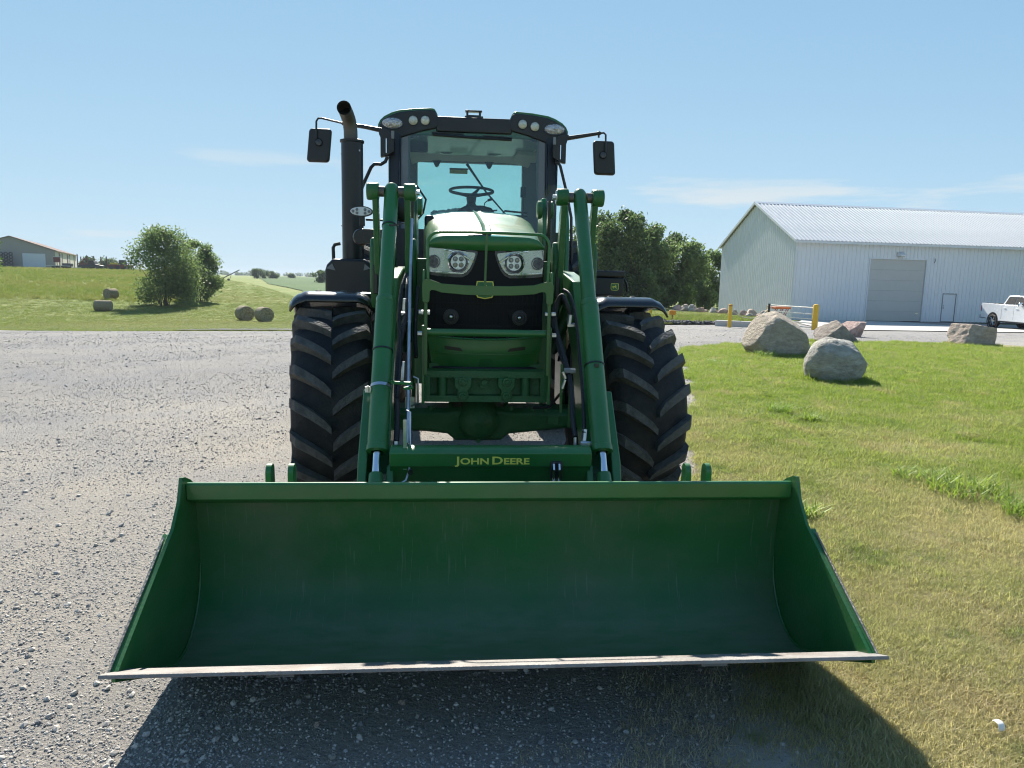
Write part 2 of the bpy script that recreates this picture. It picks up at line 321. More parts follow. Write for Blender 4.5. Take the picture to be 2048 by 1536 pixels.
# one sheet to the horizon
radii = [0.0] + list(np.linspace(1, 60, 60)) + list(np.geomspace(62, 2900, 56)); NA = 240
vs = [(0, 0, hgt(0, 0) - .03)]; fs = []
for r_ in radii[1:]:
    for k in range(NA):
        a = 2 * math.pi * k / NA; x, y = r_ * math.sin(a), r_ * math.cos(a); vs.append((x, y, hgt(x, y) - .03 + (.05 * noise.noise(Vector((x * .12, y * .12, 0))) * ss(22, 40, r_))))
for k in range(NA): fs.append((0, 1 + (k + 1) % NA, 1 + k))
for i in range(len(radii) - 2):
    for k in range(NA):
        a = 1 + i * NA; b = a + NA; k2 = (k + 1) % NA; fs.append((a + k, a + k2, b + k2, b + k))
m = MB(); m.add(vs, fs); tag(m.build('ground', 'meadow', smooth=180), kind='structure')
def sheet(name, outline, mat, off, cell, jitter=0., jstep=.5, holes=None, nearcell=None, rough_z=0.):
    O = []
    n = len(outline)
    for i in range(n):
        a = Vector(outline[i]); b = Vector(outline[(i + 1) % n]); L_ = (b - a).length; k = max(1, int(L_ / jstep)); t = (b - a).normalized(); nn = Vector((-t.y, t.x))
        for j in range(k):
            p = a.lerp(b, j / k); w = jitter * (noise.noise(Vector((p.x * .9, p.y * .9, 3))) + .6 * noise.noise(Vector((p.x * 3.1, p.y * 3.1, 8)))); O.append(p + nn * w)
    xs = [p.x for p in O]; ys = [p.y for p in O]; V = [Vector((p.x, p.y)) for p in O]; nb = len(V)
    edges = [(i, (i + 1) % nb) for i in range(nb)]
    ox = np.array(xs); oy = np.array(ys); ox2 = np.roll(ox, 1); oy2 = np.roll(oy, 1)
    def inside(x, y):
        x = np.atleast_1d(np.asarray(x, float)); y = np.atleast_1d(np.asarray(y, float)); c = np.zeros(len(x), bool)
        for i in range(nb):
            if oy[i] == oy2[i]: continue
            c ^= ((oy[i] > y) != (oy2[i] > y)) & (x < (ox2[i] - ox[i]) * (y - oy[i]) / (oy2[i] - oy[i]) + ox[i])
        return c
    gx_, gy_ = np.meshgrid(np.arange(min(xs), max(xs), cell), np.arange(min(ys), max(ys), cell)); gx_ = gx_.ravel(); gy_ = gy_.ravel(); k_ = inside(gx_, gy_)
    for x, y in zip(gx_[k_], gy_[k_]): V.append(Vector((x + random.uniform(-.05, .05) * cell, y + random.uniform(-.05, .05) * cell)))
    res = delaunay_2d_cdt(V, edges, [list(range(nb))], 1, 1e-4)
    m = MB(); m.add([(p.x, p.y, hgt(p.x, p.y) + off + rough_z * noise.noise(Vector((p.x * .8, p.y * .8, 0)))) for p in res[0]], [tuple(f) for f in res[2]])
    o = m.build(name, mat, smooth=180); return o, inside
YARD = [(-9, -8), (9, -8), (9, 2), (22, 8), (34, 20), (44, 34), (40, 46.5), (30, 50), (18.2, 46.2), (14.5, 42.5), (10.5, 36.5), (6.5, 33.5), (3.0, 40.0), (0, 34), (-3, 26), (-6, 22.4), (-10.6, 21.5), (-15.2, 24.9), (-24.5, 34), (-60, 62), (-70, 40), (-40, -8)]
_, in_yard = sheet('gravel_yard', YARD, 'gravel', 0., 1.6, .18, .5); tag(_, kind='structure')
LAWN = [(.50, 1.2), (.74, 2.05), (1.0, 2.6), (1.16, 3.4), (1.27, 4.4), (1.45, 5.6), (1.85, 7.2), (2.5, 9.5), (2.9, 12), (3.5, 15), (4.3, 17.7), (5.68, 19.1), (7.11, 20.1), (10.6, 22.5), (14.7, 24.6), (17.3, 24.3), (24, 22.5), (30, 18), (26, 8), (14, -2), (6, -5), (0, -4)]
_, in_lawn = sheet('lawn', LAWN, 'lawn_soil', .004, .8, .26, .12); tag(_, kind='structure')
APRON = [(16.2, 41.0), (14.2, 34.5), (15.8, 31.8), (18.3, 29.2), (23.5, 33.2), (31.0, 38.2), (36.5, 41.4), (35.0, 50.2), (25.0, 49.0)]
APRON = [(14.6, 33.0), (16.6, 34.2), (22.0, 36.6), (29.0, 38.6), (30.0, 40.4), (26.8, 43.8), (26.0, 48.4), (19.0, 47.2), (17.2, 43.5)]
m_, _f = sheet('concrete_apron', APRON, 'concrete', .04, 2.5); tag(m_, kind='structure')
m_, _f = sheet('asphalt_road', [(-10.4, 21.9), (-11.2, 24.5), (-13.2, 33.0), (-12.6, 35.0), (-5.0, 36.0), (-.2, 36.4), (-3.5, 26.5), (-6.4, 22.7)], 'asphalt', .03, 1.5); tag(m_, kind='structure')
m_, _f = sheet('crop_field', [(-38, 130), (-44, 150), (-70, 205), (-150, 420), (-300, 900), (0, 1000), (200, 900), (60, 300), (-10, 130)], 'crop', .12, 18., .6, 4.); tag(m_, kind='structure')
MOUND = [(6.9, 34.2), (10.2, 37.0), (14.2, 43.2), (17.4, 47.2), (16.9, 60), (18, 72), (8, 78), (2, 70), (2.5, 45), (4.2, 37)]
m_, in_mound = sheet('grass_bank', MOUND, 'meadow', .05, 1.2, .25, .5, rough_z=.05); tag(m_, kind='structure')

# ------------------------------------------------------------------ scattered stuff (stones, grass) as instances on points
def scatter(name, pts, rots, scls, idxs, protos, label, cat='ground cover'):
    me = bpy.data.meshes.new(name); me.vertices.add(len(pts)); me.vertices.foreach_set('co', np.asarray(pts, dtype=np.float32).ravel())
    a = me.attributes.new('rot', 'FLOAT_VECTOR', 'POINT'); a.data.foreach_set('vector', np.asarray(rots, dtype=np.float32).ravel())
    a = me.attributes.new('scl', 'FLOAT_VECTOR', 'POINT'); a.data.foreach_set('vector', np.asarray(scls, dtype=np.float32).ravel())
    a = me.attributes.new('idx', 'INT', 'POINT'); a.data.foreach_set('value', np.asarray(idxs, dtype=np.int32))
    o = bpy.data.objects.new(name, me); COL.objects.link(o)
    pc = bpy.data.collections.new(name + '_kinds')
    for p in protos: pc.objects.link(p)
    ng = bpy.data.node_groups.new(name + '_nodes', 'GeometryNodeTree')
    ng.interface.new_socket('Geometry', in_out='INPUT', socket_type='NodeSocketGeometry'); ng.interface.new_socket('Geometry', in_out='OUTPUT', socket_type='NodeSocketGeometry')
    N = ng.nodes; L = ng.links; gi = N.new('NodeGroupInput'); go = N.new('NodeGroupOutput')
    ci = N.new('GeometryNodeCollectionInfo'); ci.inputs['Collection'].default_value = pc; ci.inputs['Separate Children'].default_value = True; ci.inputs['Reset Children'].default_value = True
    ip = N.new('GeometryNodeInstanceOnPoints'); ip.inputs['Pick Instance'].default_value = True
    def at(nm, ty): n = N.new('GeometryNodeInputNamedAttribute'); n.data_type = ty; n.inputs['Name'].default_value = nm; return n.outputs['Attribute']
    e2 = N.new('FunctionNodeEulerToRotation'); L.new(at('rot', 'FLOAT_VECTOR'), e2.inputs[0])
    L.new(gi.outputs[0], ip.inputs['Points']); L.new(ci.outputs[0], ip.inputs['Instance']); L.new(at('idx', 'INT'), ip.inputs['Instance Index']); L.new(e2.outputs[0], ip.inputs['Rotation']); L.new(at('scl', 'FLOAT_VECTOR'), ip.inputs['Scale'])
    L.new(ip.outputs[0], go.inputs[0])
    md = o.modifiers.new('scatter', 'NODES'); md.node_group = ng
    return tag(o, label, cat, kind='stuff')
def rock_mb(seed, sub=1, rough=.35, flat=.7):
    import bmesh
    bm = bmesh.new(); bmesh.ops.create_icosphere(bm, subdivisions=sub, radius=.5)
    for v in bm.verts:
        d = 1 + rough * noise.noise(v.co * 2.2 + Vector((seed * 9.1, seed * 3.3, 0))) + .5 * rough * noise.noise(v.co * 5 + Vector((0, seed * 7.7, 1))); v.co = Vector((v.co.x * d, v.co.y * d * .85, v.co.z * d * flat))
    mb = MB(); bm.verts.ensure_lookup_table(); mb.add([v.co for v in bm.verts], [tuple(v.index for v in f.verts) for f in bm.faces]); bm.free(); return mb
def var_mat(name, cols, rough=.9, transl=0., posmix=None):
    """colour varies from instance to instance; posmix = (colour, scale, lo, hi) mixes in another tone by patches of ground"""
    m = bpy.data.materials.new(name); m.use_nodes = True; nt = m.node_tree; N = nt.nodes; L = nt.links; b = N['Principled BSDF']
    oi = N.new('ShaderNodeObjectInfo'); cr_ = N.new('ShaderNodeValToRGB'); cr_.color_ramp.interpolation = 'LINEAR'
    els = cr_.color_ramp.elements
    while len(els) < len(cols): els.new(.5)
    for i, c in enumerate(cols): els[i].position = i / (len(cols) - 1); els[i].color = rgba(c)
    L.new(oi.outputs['Random'], cr_.inputs[0]); cur = cr_.outputs[0]
    if posmix:
        for (c, s, lo, hi, am, gy) in posmix:
            g = N.new('ShaderNodeNewGeometry'); n = N.new('ShaderNodeTexNoise'); n.inputs['Scale'].default_value = s; n.inputs['Detail'].default_value = 4; L.new(g.outputs['Position'], n.inputs['Vector'])
            val = n.outputs[0]
            if gy:
                sp = N.new('ShaderNodeSeparateXYZ'); L.new(g.outputs['Position'], sp.inputs[0])
                ad = N.new('ShaderNodeMath'); ad.operation = 'MULTIPLY_ADD'; L.new(sp.outputs['X'], ad.inputs[0]); ad.inputs[1].default_value = gy[1]; L.new(sp.outputs['Y'], ad.inputs[2])
                m1 = N.new('ShaderNodeMath'); m1.operation = 'MULTIPLY_ADD'; L.new(ad.outputs[0], m1.inputs[0]); m1.inputs[1].default_value = gy[0]; L.new(val, m1.inputs[2]); val = m1.outputs[0]
            r = N.new('ShaderNodeMapRange'); r.inputs[1].default_value = lo; r.inputs[2].default_value = hi; r.inputs[4].default_value = am; L.new(val, r.inputs[0])
            mx = N.new('ShaderNodeMix'); mx.data_type = 'RGBA'; L.new(r.outputs[0], mx.inputs['Factor']); L.new(cur, mx.inputs['A']); mx.inputs['B'].default_value = rgba(c); cur = mx.outputs['Result']
    L.new(cur, b.inputs['Base Color']); b.inputs['Roughness'].default_value = rough; b.inputs['Specular IOR Level'].default_value = .3
    if transl:
        tr = N.new('ShaderNodeBsdfTranslucent'); hs = N.new('ShaderNodeHueSaturation'); hs.inputs['Value'].default_value = 1.25; hs.inputs['Saturation'].default_value = 1.1; L.new(cur, hs.inputs['Color']); L.new(hs.outputs[0], tr.inputs[0])
        ms = N.new('ShaderNodeMixShader'); ms.inputs[0].default_value = transl; L.new(b.outputs[0], ms.inputs[1]); L.new(tr.outputs[0], ms.inputs[2]); L.new(ms.outputs[0], N['Material Output'].inputs['Surface'])
    MATS[name] = m; return m
def proto(name, mb, mat, smooth=0): o = bpy.data.objects.new(name, mb.mesh(name, smooth)); o.data.materials.append(MATS[mat]); return o
var_mat('stone_mix', [(.12, .12, .125), (.30, .29, .28), (.40, .38, .355), (.47, .43, .375), (.54, .51, .47)], .85)
stones = [proto('stone_kind', rock_mb(i, 1, .55, .62), 'stone_mix') for i in range(6)]
# stones: density falls with distance, none on the lawn beyond its worn edge
P_, Rt, Sc, Ix = [], [], [], []
def add_pt(x, y, z, sx, sy=None, sz=None, k=6, tilt=.5):
    P_.append((x, y, z)); Rt.append((random.uniform(-tilt, tilt), random.uniform(-tilt, tilt), random.uniform(0, 6.283))); Sc.append((sx, sy or sx, sz or sx)); Ix.append(random.randrange(k))
rng = np.random.default_rng(3)
def wedge(n, r0, r1, a0, a1, power=1.0):
    r = r0 * (r1 / r0) ** (rng.random(n) ** power); a = R(a0) + (R(a1) - R(a0)) * rng.random(n); return r * np.sin(a), r * np.cos(a)
X_, Y_ = wedge(340000, 1.6, 34, -62, 34)
for x, y, il, iy in zip(X_, Y_, in_lawn(X_, Y_), in_yard(X_, Y_)):
    if il:
        if y > 9 or random.random() > .95 * math.exp(-max(0, x - .85 - .12 * (y - 2)) * 3.0): continue
    elif not iy: continue
    d = math.hypot(x, y); u = random.random()
    ca, sa = .669, .743; trk = noise.noise(Vector(((x * ca + y * sa) * .12, (-x * sa + y * ca) * .95, 7))) + .35 * noise.noise(Vector((x * .9, y * .9, 2)))
    if random.random() > .30 + .70 * ss(-.28, .22, trk): continue
    s_ = (.004 + .008 * u ** 3 + (.014 * random.random() if u > .988 else 0)) * (1 + .085 * min(d, 16))
    add_pt(x, y, hgt(x, y) + s_ * .12, s_)
scatter('gravel_stones', P_, Rt, Sc, Ix, stones, 'loose grey and tan gravel covering the yard', 'gravel')
# grass
def tuft_mb(seed, n, h, spread, wid, lean):
    rr = random.Random(seed); mb = MB()
    for i in range(n):
        a = rr.uniform(0, 6.283); r0 = spread * math.sqrt(rr.random()); bx, by = r0 * math.cos(a), r0 * math.sin(a); L_ = h * rr.uniform(.55, 1.1); dirr = rr.uniform(0, 6.283); ln = lean * rr.uniform(.2, 1.)
        w = wid * rr.uniform(.7, 1.2); ox, oy = -math.sin(dirr) * w / 2, math.cos(dirr) * w / 2; vs = []
        for t, ws in ((0, 1), (.5, .8), (.85, .4)):
            cx, cy, cz = bx + math.cos(dirr) * ln * t * t * L_, by + math.sin(dirr) * ln * t * t * L_, L_ * t * (1 - .25 * ln * t); vs += [(cx - ox * ws, cy - oy * ws, cz), (cx + ox * ws, cy + oy * ws, cz)]
        vs.append((bx + math.cos(dirr) * ln * L_, by + math.sin(dirr) * ln * L_, L_ * (1 - .28 * ln)))
        mb.add(vs, [(0, 1, 3, 2), (2, 3, 5, 4), (4, 5, 6)])
    return mb
var_mat('grass_blade', [(.17, .25, .04), (.22, .30, .055), (.27, .33, .08), (.30, .33, .11)], .6, .5, [((.47, .42, .22), .8, 1.08, .62, .85, (.055, .35)), ((.42, .35, .19), 1.9, .56, .70, .6, None), ((.13, .21, .045), 3.3, .57, .70, .6, None), ((.25, .18, .10), 5.5, .66, .75, .6, None)])
var_mat('straw_blade', [(.46, .40, .24), (.52, .45, .28), (.37, .33, .18)], .8, .25)
var_mat('weed_blade', [(.24, .34, .075), (.29, .38, .09), (.22, .30, .065)], .5, .4)
lawn_k = [proto('grass_kind', tuft_mb(i, 24, .042, .06, .0030, 1.0), 'grass_blade') for i in range(5)] + [proto('straw_kind', tuft_mb(40 + i, 18, .036, .065, .0026, 1.6), 'straw_blade') for i in range(2)]
P_, Rt, Sc, Ix = [], [], [], []
X_, Y_ = wedge(175000, 1.7, 27, -2, 62, .72)
for x, y, il in zip(X_, Y_, in_lawn(X_, Y_)):
    if not il: continue
    d = math.hypot(x, y)
    edge = .5 + noise.noise(Vector((x * .55, y * .55, 4)))
    if y < 8 and edge < .22 and random.random() < .6: continue
    if y < 5 and random.random() < 1.0 - (x - (.72 + .16 * (y - 2)) + .35 * noise.noise(Vector((x * 2.5, y * 2.5, 1)))) / .55: continue
    g = 1.0 if y + .35 * x > 9 else .6 + .4 * (y + .35 * x) / 9
    s_ = random.uniform(.7, 1.3) * (1 + .035 * d) * g * (.8 + .5 * (noise.noise(Vector((x * 1.7, y * 1.7, 5))) + .5))
    dry = y + .4 * x < 5.5 + 2 * noise.noise(Vector((x * .5, y * .5, 9)))
    add_pt(x, y, hgt(x, y) + .003, s_, s_, s_ * random.uniform(.7, 1.2), tilt=.18); Ix[-1] = (5 + random.randrange(2)) if (random.random() < (.38 if dry else .05)) else random.randrange(5)
for bx0, by0, rx, ry in ((5.98, 16.2, .74, .58), (5.18, 11.45, .49, .43), (10.0, 22.2, .71, .5), (14.95, 23.3, .71, .53)):      # longer grass the mower leaves round the boulders
    for k in range(150):
        a_ = random.uniform(0, 6.283); f_ = random.uniform(.86, 1.15); x = bx0 + rx * f_ * math.cos(a_); y = by0 + ry * f_ * math.sin(a_); s_ = random.uniform(1.6, 3.4); add_pt(x, y, hgt(x, y) + .005, s_ * .8, s_ * .8, s_, tilt=.25); Ix[-1] = random.randrange(5)
X_, Y_ = wedge(900, 1.9, 6, 10, 22)       # stray dry grass creeping into the gravel
for x, y, il in zip(X_, Y_, in_lawn(X_, Y_)):
    if il: continue
    s_ = random.uniform(.5, .9); add_pt(x, y, hgt(x, y) + .002, s_, tilt=.3); Ix[-1] = 5 + random.randrange(2)
for x, y in zip(*wedge(700, 2.0, 9, -22, 8)):
    if x > .9 or not (noise.noise(Vector((x * .9, y * .9, 2))) > .12): continue
    s_ = random.uniform(.4, .9); add_pt(x, y, hgt(x, y) + .002, s_, s_, s_ * .6, tilt=.4); Ix[-1] = 5 + random.randrange(2)
scatter('lawn_grass', P_, Rt, Sc, Ix, lawn_k, 'short patchy green and dried lawn grass beside the tractor', 'grass')
# taller field grass on the left slope and the bank
var_mat('field_blade', [(.13, .185, .035), (.17, .22, .05), (.225, .24, .08), (.15, .205, .045)], .7, .45, [((.24, .23, .085), .06, .46, .66, .75, None)])
field_k = [proto('field_grass_kind', tuft_mb(70 + i, 26, .30, .32, .022, .8), 'field_blade') for i in range(4)]
P_, Rt, Sc, Ix = [], [], [], []
X_, Y_ = wedge(82000, 19, 215, -58, -8, .62)
for x, y, iy in zip(X_, Y_, in_yard(X_, Y_)):
    if iy: continue
    d = math.hypot(x, y); a = math.degrees(math.atan2(x, y)); tall = d > 104 + 6 * math.sin(x * .05) and a < -24
    if d > 128 and a > -23.5 and x > -38 - (d - 130) * .42: continue
    s_ = random.uniform(.6, 1.1) * (.30 + .009 * min(d, 100)); hz = s_ * (.38 if not tall else 1.25) * random.uniform(.7, 1.2)
    add_pt(x, y, hgt(x, y) - .01, s_, s_, hz, k=4, tilt=.12)
X_, Y_ = wedge(14000, 33, 78, 3, 22, .9)
for x, y, im in zip(X_, Y_, in_mound(X_, Y_)):
    if not im: continue
    wild = 36 < y < 47 and x > 9.0 - (y - 36) * .1
    s_ = random.uniform(.6, 1.) * (.85 if not wild else 1.0); add_pt(x, y, hgt(x, y) + .03, s_, s_, s_ * (.35 if not wild else 1.0), k=4, tilt=.15)
scatter('field_grass', P_, Rt, Sc, Ix, field_k, 'rough green and straw coloured grass on the field slope', 'grass')
# ------------------------------------------------------------------ the tractor with its loader
LY0 = 4.75
YAW = 0.08655; LAT = 0.201
_n = Vector((math.cos(YAW), math.sin(YAW), 0)); _ax = Vector((-math.sin(YAW), math.cos(YAW), 0))
TR = empty('tractor', _n * LAT + _ax * LY0, YAW, 'large green farm tractor with cab and lowered front loader bucket, facing the camera', 'tractor')
def tp(mb, name, mat, parent=None, **k):
    if parent is None: return mb.build(name, mat, TR, (0, -LY0, 0), **k)
    return mb.build(name, mat, parent, **k)
# --- bucket (cross-section in depth, height)
PROF = [(2.20, .243), (2.42, .128), (2.54, .070), (2.62, .048), (2.70, .055), (2.77, .09), (2.828, .15), (2.866, .22), (2.884, .30), (2.889, .40), (2.88, .50), (2.868, .60), (2.855, .65)]
def offs(P, d):
    out = []
    for i in range(len(P)):
        a = Vector(P[max(0, i - 1)]); b = Vector(P[min(len(P) - 1, i + 1)]); t = (b - a).normalized(); out.append((P[i][0] + t.y * d, P[i][1] - t.x * d))
    return out
def smooth_prof(P, k=4):
    out = []
    for i in range(len(P) - 1):
        p0 = Vector(P[max(0, i - 1)]); p1 = Vector(P[i]); p2 = Vector(P[i + 1]); p3 = Vector(P[min(len(P) - 1, i + 2)])
        for j in range(k):
            t = j / k; out.append(tuple(.5 * ((2 * p1) + (p2 - p0) * t + (2 * p0 - 5 * p1 + 4 * p2 - p3) * t * t + (3 * p1 - p0 - 3 * p2 + p3) * t ** 3)))
    return out + [P[-1]]
inn = smooth_prof(PROF); outp = offs(inn, .012)
m = MB(); poly = inn + outp[::-1]
N_ = len(inn); vs = []; fs = []
xs = np.linspace(-1.218, 1.218, 13)
for x in xs: vs += [(x, p[0], p[1]) for p in poly]
K_ = len(poly)
for i in range(len(xs) - 1):
    for j in range(K_): fs.append((i * K_ + j, (i + 1) * K_ + j, (i + 1) * K_ + (j + 1) % K_, i * K_ + (j + 1) % K_))
m.add(vs, fs); m.add([(xs[0], p[0], p[1]) for p in poly], [tuple(range(K_))]); m.add([(xs[-1], p[0], p[1]) for p in poly], [tuple(range(K_ - 1, -1, -1))])
bucket_mat = pbr('bucket_paint', (.013, .125, .030), .46, coat=.0, var=.16, vscale=1.6, spec=.4, dust=.55, dustcol=(.125, .145, .095), dscale=1.9, bump=.05, bscale=120)
# scratched dusty floor: dust is densest where loads slide over the floor of the bucket
def bucket_nodes(mt):
    nt = mt.node_tree; N = nt.nodes; L = nt.links; b = N['Principled BSDF']
    old = b.inputs['Base Color'].links[0].from_socket
    tcn = N.new('ShaderNodeTexCoord'); sp = N.new('ShaderNodeSeparateXYZ'); L.new(tcn.outputs['Object'], sp.inputs[0])
    mr = N.new('ShaderNodeMapRange'); mr.inputs[1].default_value = .17; mr.inputs[2].default_value = .04; mr.inputs[4].default_value = .42; L.new(sp.outputs['Z'], mr.inputs[0])
    nn = N.new('ShaderNodeTexNoise'); nn.inputs['Scale'].default_value = 9; nn.inputs['Detail'].default_value = 8; mpn = N.new('ShaderNodeMapping'); mpn.inputs['Scale'].default_value = (.7, 3, 3); L.new(tcn.outputs['Object'], mpn.inputs[0]); L.new(mpn.outputs[0], nn.inputs['Vector'])
    mu = N.new('ShaderNodeMath'); mu.operation = 'MULTIPLY'; L.new(mr.outputs[0], mu.inputs[0]); mr2 = N.new('ShaderNodeMapRange'); mr2.inputs[1].default_value = .05; mr2.inputs[2].default_value = .6; L.new(nn.outputs[0], mr2.inputs[0]); L.new(mr2.outputs[0], mu.inputs[1])
    mx = N.new('ShaderNodeMix'); mx.data_type = 'RGBA'; L.new(mu.outputs[0], mx.inputs['Factor']); L.new(old, mx.inputs['A']); mx.inputs['B'].default_value = (.25, .25, .20, 1)
    # fine pale scratches
    wv = N.new('ShaderNodeTexNoise'); wv.inputs['Scale'].default_value = 14; wv.inputs['Detail'].default_value = 3; mp3 = N.new('ShaderNodeMapping'); mp3.inputs['Scale'].default_value = (6, .35, .35); mp3.inputs['Rotation'].default_value = (0, .35, .3); L.new(tcn.outputs['Object'], mp3.inputs[0]); L.new(mp3.outputs[0], wv.inputs['Vector'])
    m3 = N.new('ShaderNodeMapRange'); m3.inputs[1].default_value = .675; m3.inputs[2].default_value = .72; m3.inputs[4].default_value = .5; L.new(wv.outputs[0], m3.inputs[0])
    mx2 = N.new('ShaderNodeMix'); mx2.data_type = 'RGBA'; L.new(m3.outputs[0], mx2.inputs['Factor']); L.new(mx.outputs['Result'], mx2.inputs['A']); mx2.inputs['B'].default_value = (.12, .19, .11, 1)
    # dried mud film under the rim, and slanting scrapes
    m4 = N.new('ShaderNodeMapRange'); m4.inputs[1].default_value = .40; m4.inputs[2].default_value = .62; m4.inputs[4].default_value = .75; L.new(sp.outputs['Z'], m4.inputs[0])
    n4 = N.new('ShaderNodeTexNoise'); n4.inputs['Scale'].default_value = 3.2; n4.inputs['Detail'].default_value = 9; n4.inputs['Roughness'].default_value = .72; L.new(tcn.outputs['Object'], n4.inputs['Vector'])
    r4 = N.new('ShaderNodeMapRange'); r4.inputs[1].default_value = .42; r4.inputs[2].default_value = .68; L.new(n4.outputs[0], r4.inputs[0]); u4 = N.new('ShaderNodeMath'); u4.operation = 'MULTIPLY'; L.new(m4.outputs[0], u4.inputs[0]); L.new(r4.outputs[0], u4.inputs[1])
    mx4 = N.new('ShaderNodeMix'); mx4.data_type = 'RGBA'; L.new(u4.outputs[0], mx4.inputs['Factor']); L.new(mx2.outputs['Result'], mx4.inputs['A']); mx4.inputs['B'].default_value = (.12, .125, .075, 1)
    n5 = N.new('ShaderNodeTexNoise'); n5.inputs['Scale'].default_value = 20; n5.inputs['Detail'].default_value = 2; p5 = N.new('ShaderNodeMapping'); p5.inputs['Rotation'].default_value = (0, -.9, 0); p5.inputs['Scale'].default_value = (5, .3, .22); L.new(tcn.outputs['Object'], p5.inputs[0]); L.new(p5.outputs[0], n5.inputs['Vector'])
    m5 = N.new('ShaderNodeMapRange'); m5.inputs[1].default_value = .66; m5.inputs[2].default_value = .70; m5.inputs[4].default_value = .55; L.new(n5.outputs[0], m5.inputs[0])
    mx5 = N.new('ShaderNodeMix'); mx5.data_type = 'RGBA'; L.new(m5.outputs[0], mx5.inputs['Factor']); L.new(mx4.outputs['Result'], mx5.inputs['A']); mx5.inputs['B'].default_value = (.10, .17, .10, 1)
    L.new(mx5.outputs['Result'], b.inputs['Base Color'])
bucket_nodes(bucket_mat)
BK = tp(m, 'bucket', 'bucket_paint', smooth=30); BK['label'] = 'wide green loader bucket with worn dusty inside'
SIDE = [(2.135, .262), (2.30, .358), (2.44, .440), (2.64, .558), (2.71, .64), (2.735, .70), (2.745, .726), (2.775, .720), (2.83, .695), (2.905, .645), (2.915, .55), (2.912, .34), (2.894, .21), (2.845, .125), (2.78, .065), (2.71, .030), (2.62, .022), (2.53, .044), (2.40, .112), (2.135, .250)]
for s in (-1, 1):
    m = MB(); m.prism(SIDE, 'x', s * 1.219, s * 1.231); tp(m, 'side_plate', 'green_worn', BK, smooth=20)
    m = MB(); m.prism([(2.135, .264), (2.44, .437), (2.625, .548), (2.60, .50), (2.46, .40), (2.18, .245)], 'x', s * 1.2315, s * 1.252); tp(m, 'side_cutter', 'green_worn', BK, smooth=20, bevel=.003)
    m = MB(); e = [(2.13, .268), (2.44, .4425), (2.60, .537)]; m.tube([(s * 1.242, a, b + .003) for a, b in e], .004, 6); tp(m, 'worn_edge', 'steel_worn', BK)
    m = MB(); m.tube([(s * 1.2145, p[0] - .004, p[1] + .004) for p in inn[6:34]], .005, 6); tp(m, 'weld_bead', 'green_worn', BK)
m = MB(); m.prism([(2.772, .628), (2.768, .688), (2.773, .696), (2.782, .697), (2.80, .688), (2.872, .640), (2.888, .622), (2.80, .612)], 'x', -1.217, 1.217); tp(m, 'top_rim', 'green_paint', BK, bevel=.004)
m = MB(); m.prism([(2.845, .594), (2.838, .600), (2.838, .607), (2.862, .611), (2.872, .60)], 'x', -1.215, 1.215); tp(m, 'rim_flange', 'green_worn', BK)
m = MB(); m.prism([(2.082, .292), (2.088, .302), (2.235, .2395), (2.23, .222)], 'x', -1.246, 1.246); tp(m, 'cutting_edge', 'steel_worn', BK, bevel=.002)
for x in (-.8, 0, .8):
    m = MB(); m.prism([(2.45, .098), (2.60, .030), (2.70, .036), (2.76, .066), (2.74, .03), (2.68, .001), (2.58, .001), (2.44, .075)], 'x', x - .05, x + .05); tp(m, 'skid_shoe', 'steel_worn', BK)
def lug(x, y0, z0, z1, w, hole, t):
    pts = [(y0 - w, z0)]
    for k in range(9):
        a = math.pi - math.pi * k / 8; pts.append((y0 + w * math.cos(a), z1 - w + w * math.sin(a)))
    pts.append((y0 + w, z0)); pts.append((y0, z0))
    for k in range(13):
        a = -math.pi / 2 - 2 * math.pi * k / 12; pts.append((y0 + hole * math.cos(a), z1 - w + hole * math.sin(a)))
    pts.append((y0 - .0001, z0))
    m = MB(); m.prism(pts, 'x', x - t / 2, x + t / 2); return m
for x in (-.948, -.858, .832, .922):
    tp(lug(x, 2.97, .42, .722, .034, .013, .022), 'mounting_lug', 'green_paint', BK, smooth=30)
for s in (-1, 1):   # hanger plates that carry the bucket on the arms
    for d in (-.085, .085):
        m = MB(); m.prism([(2.89, .15), (2.90, .55), (3.02, .58), (3.18, .42), (3.2, .25), (3.1, .14), (2.95, .12)], 'x', s * .55 + d - .011, s * .55 + d + .011); tp(m, 'hanger_plate', 'green_paint', BK, bevel=.003)
    m = MB(); m.cyl((s * .55 - .13, 3.12, .30), (s * .55 + .13, 3.12, .30), .028); tp(m, 'hanger_pin', 'zinc', BK)

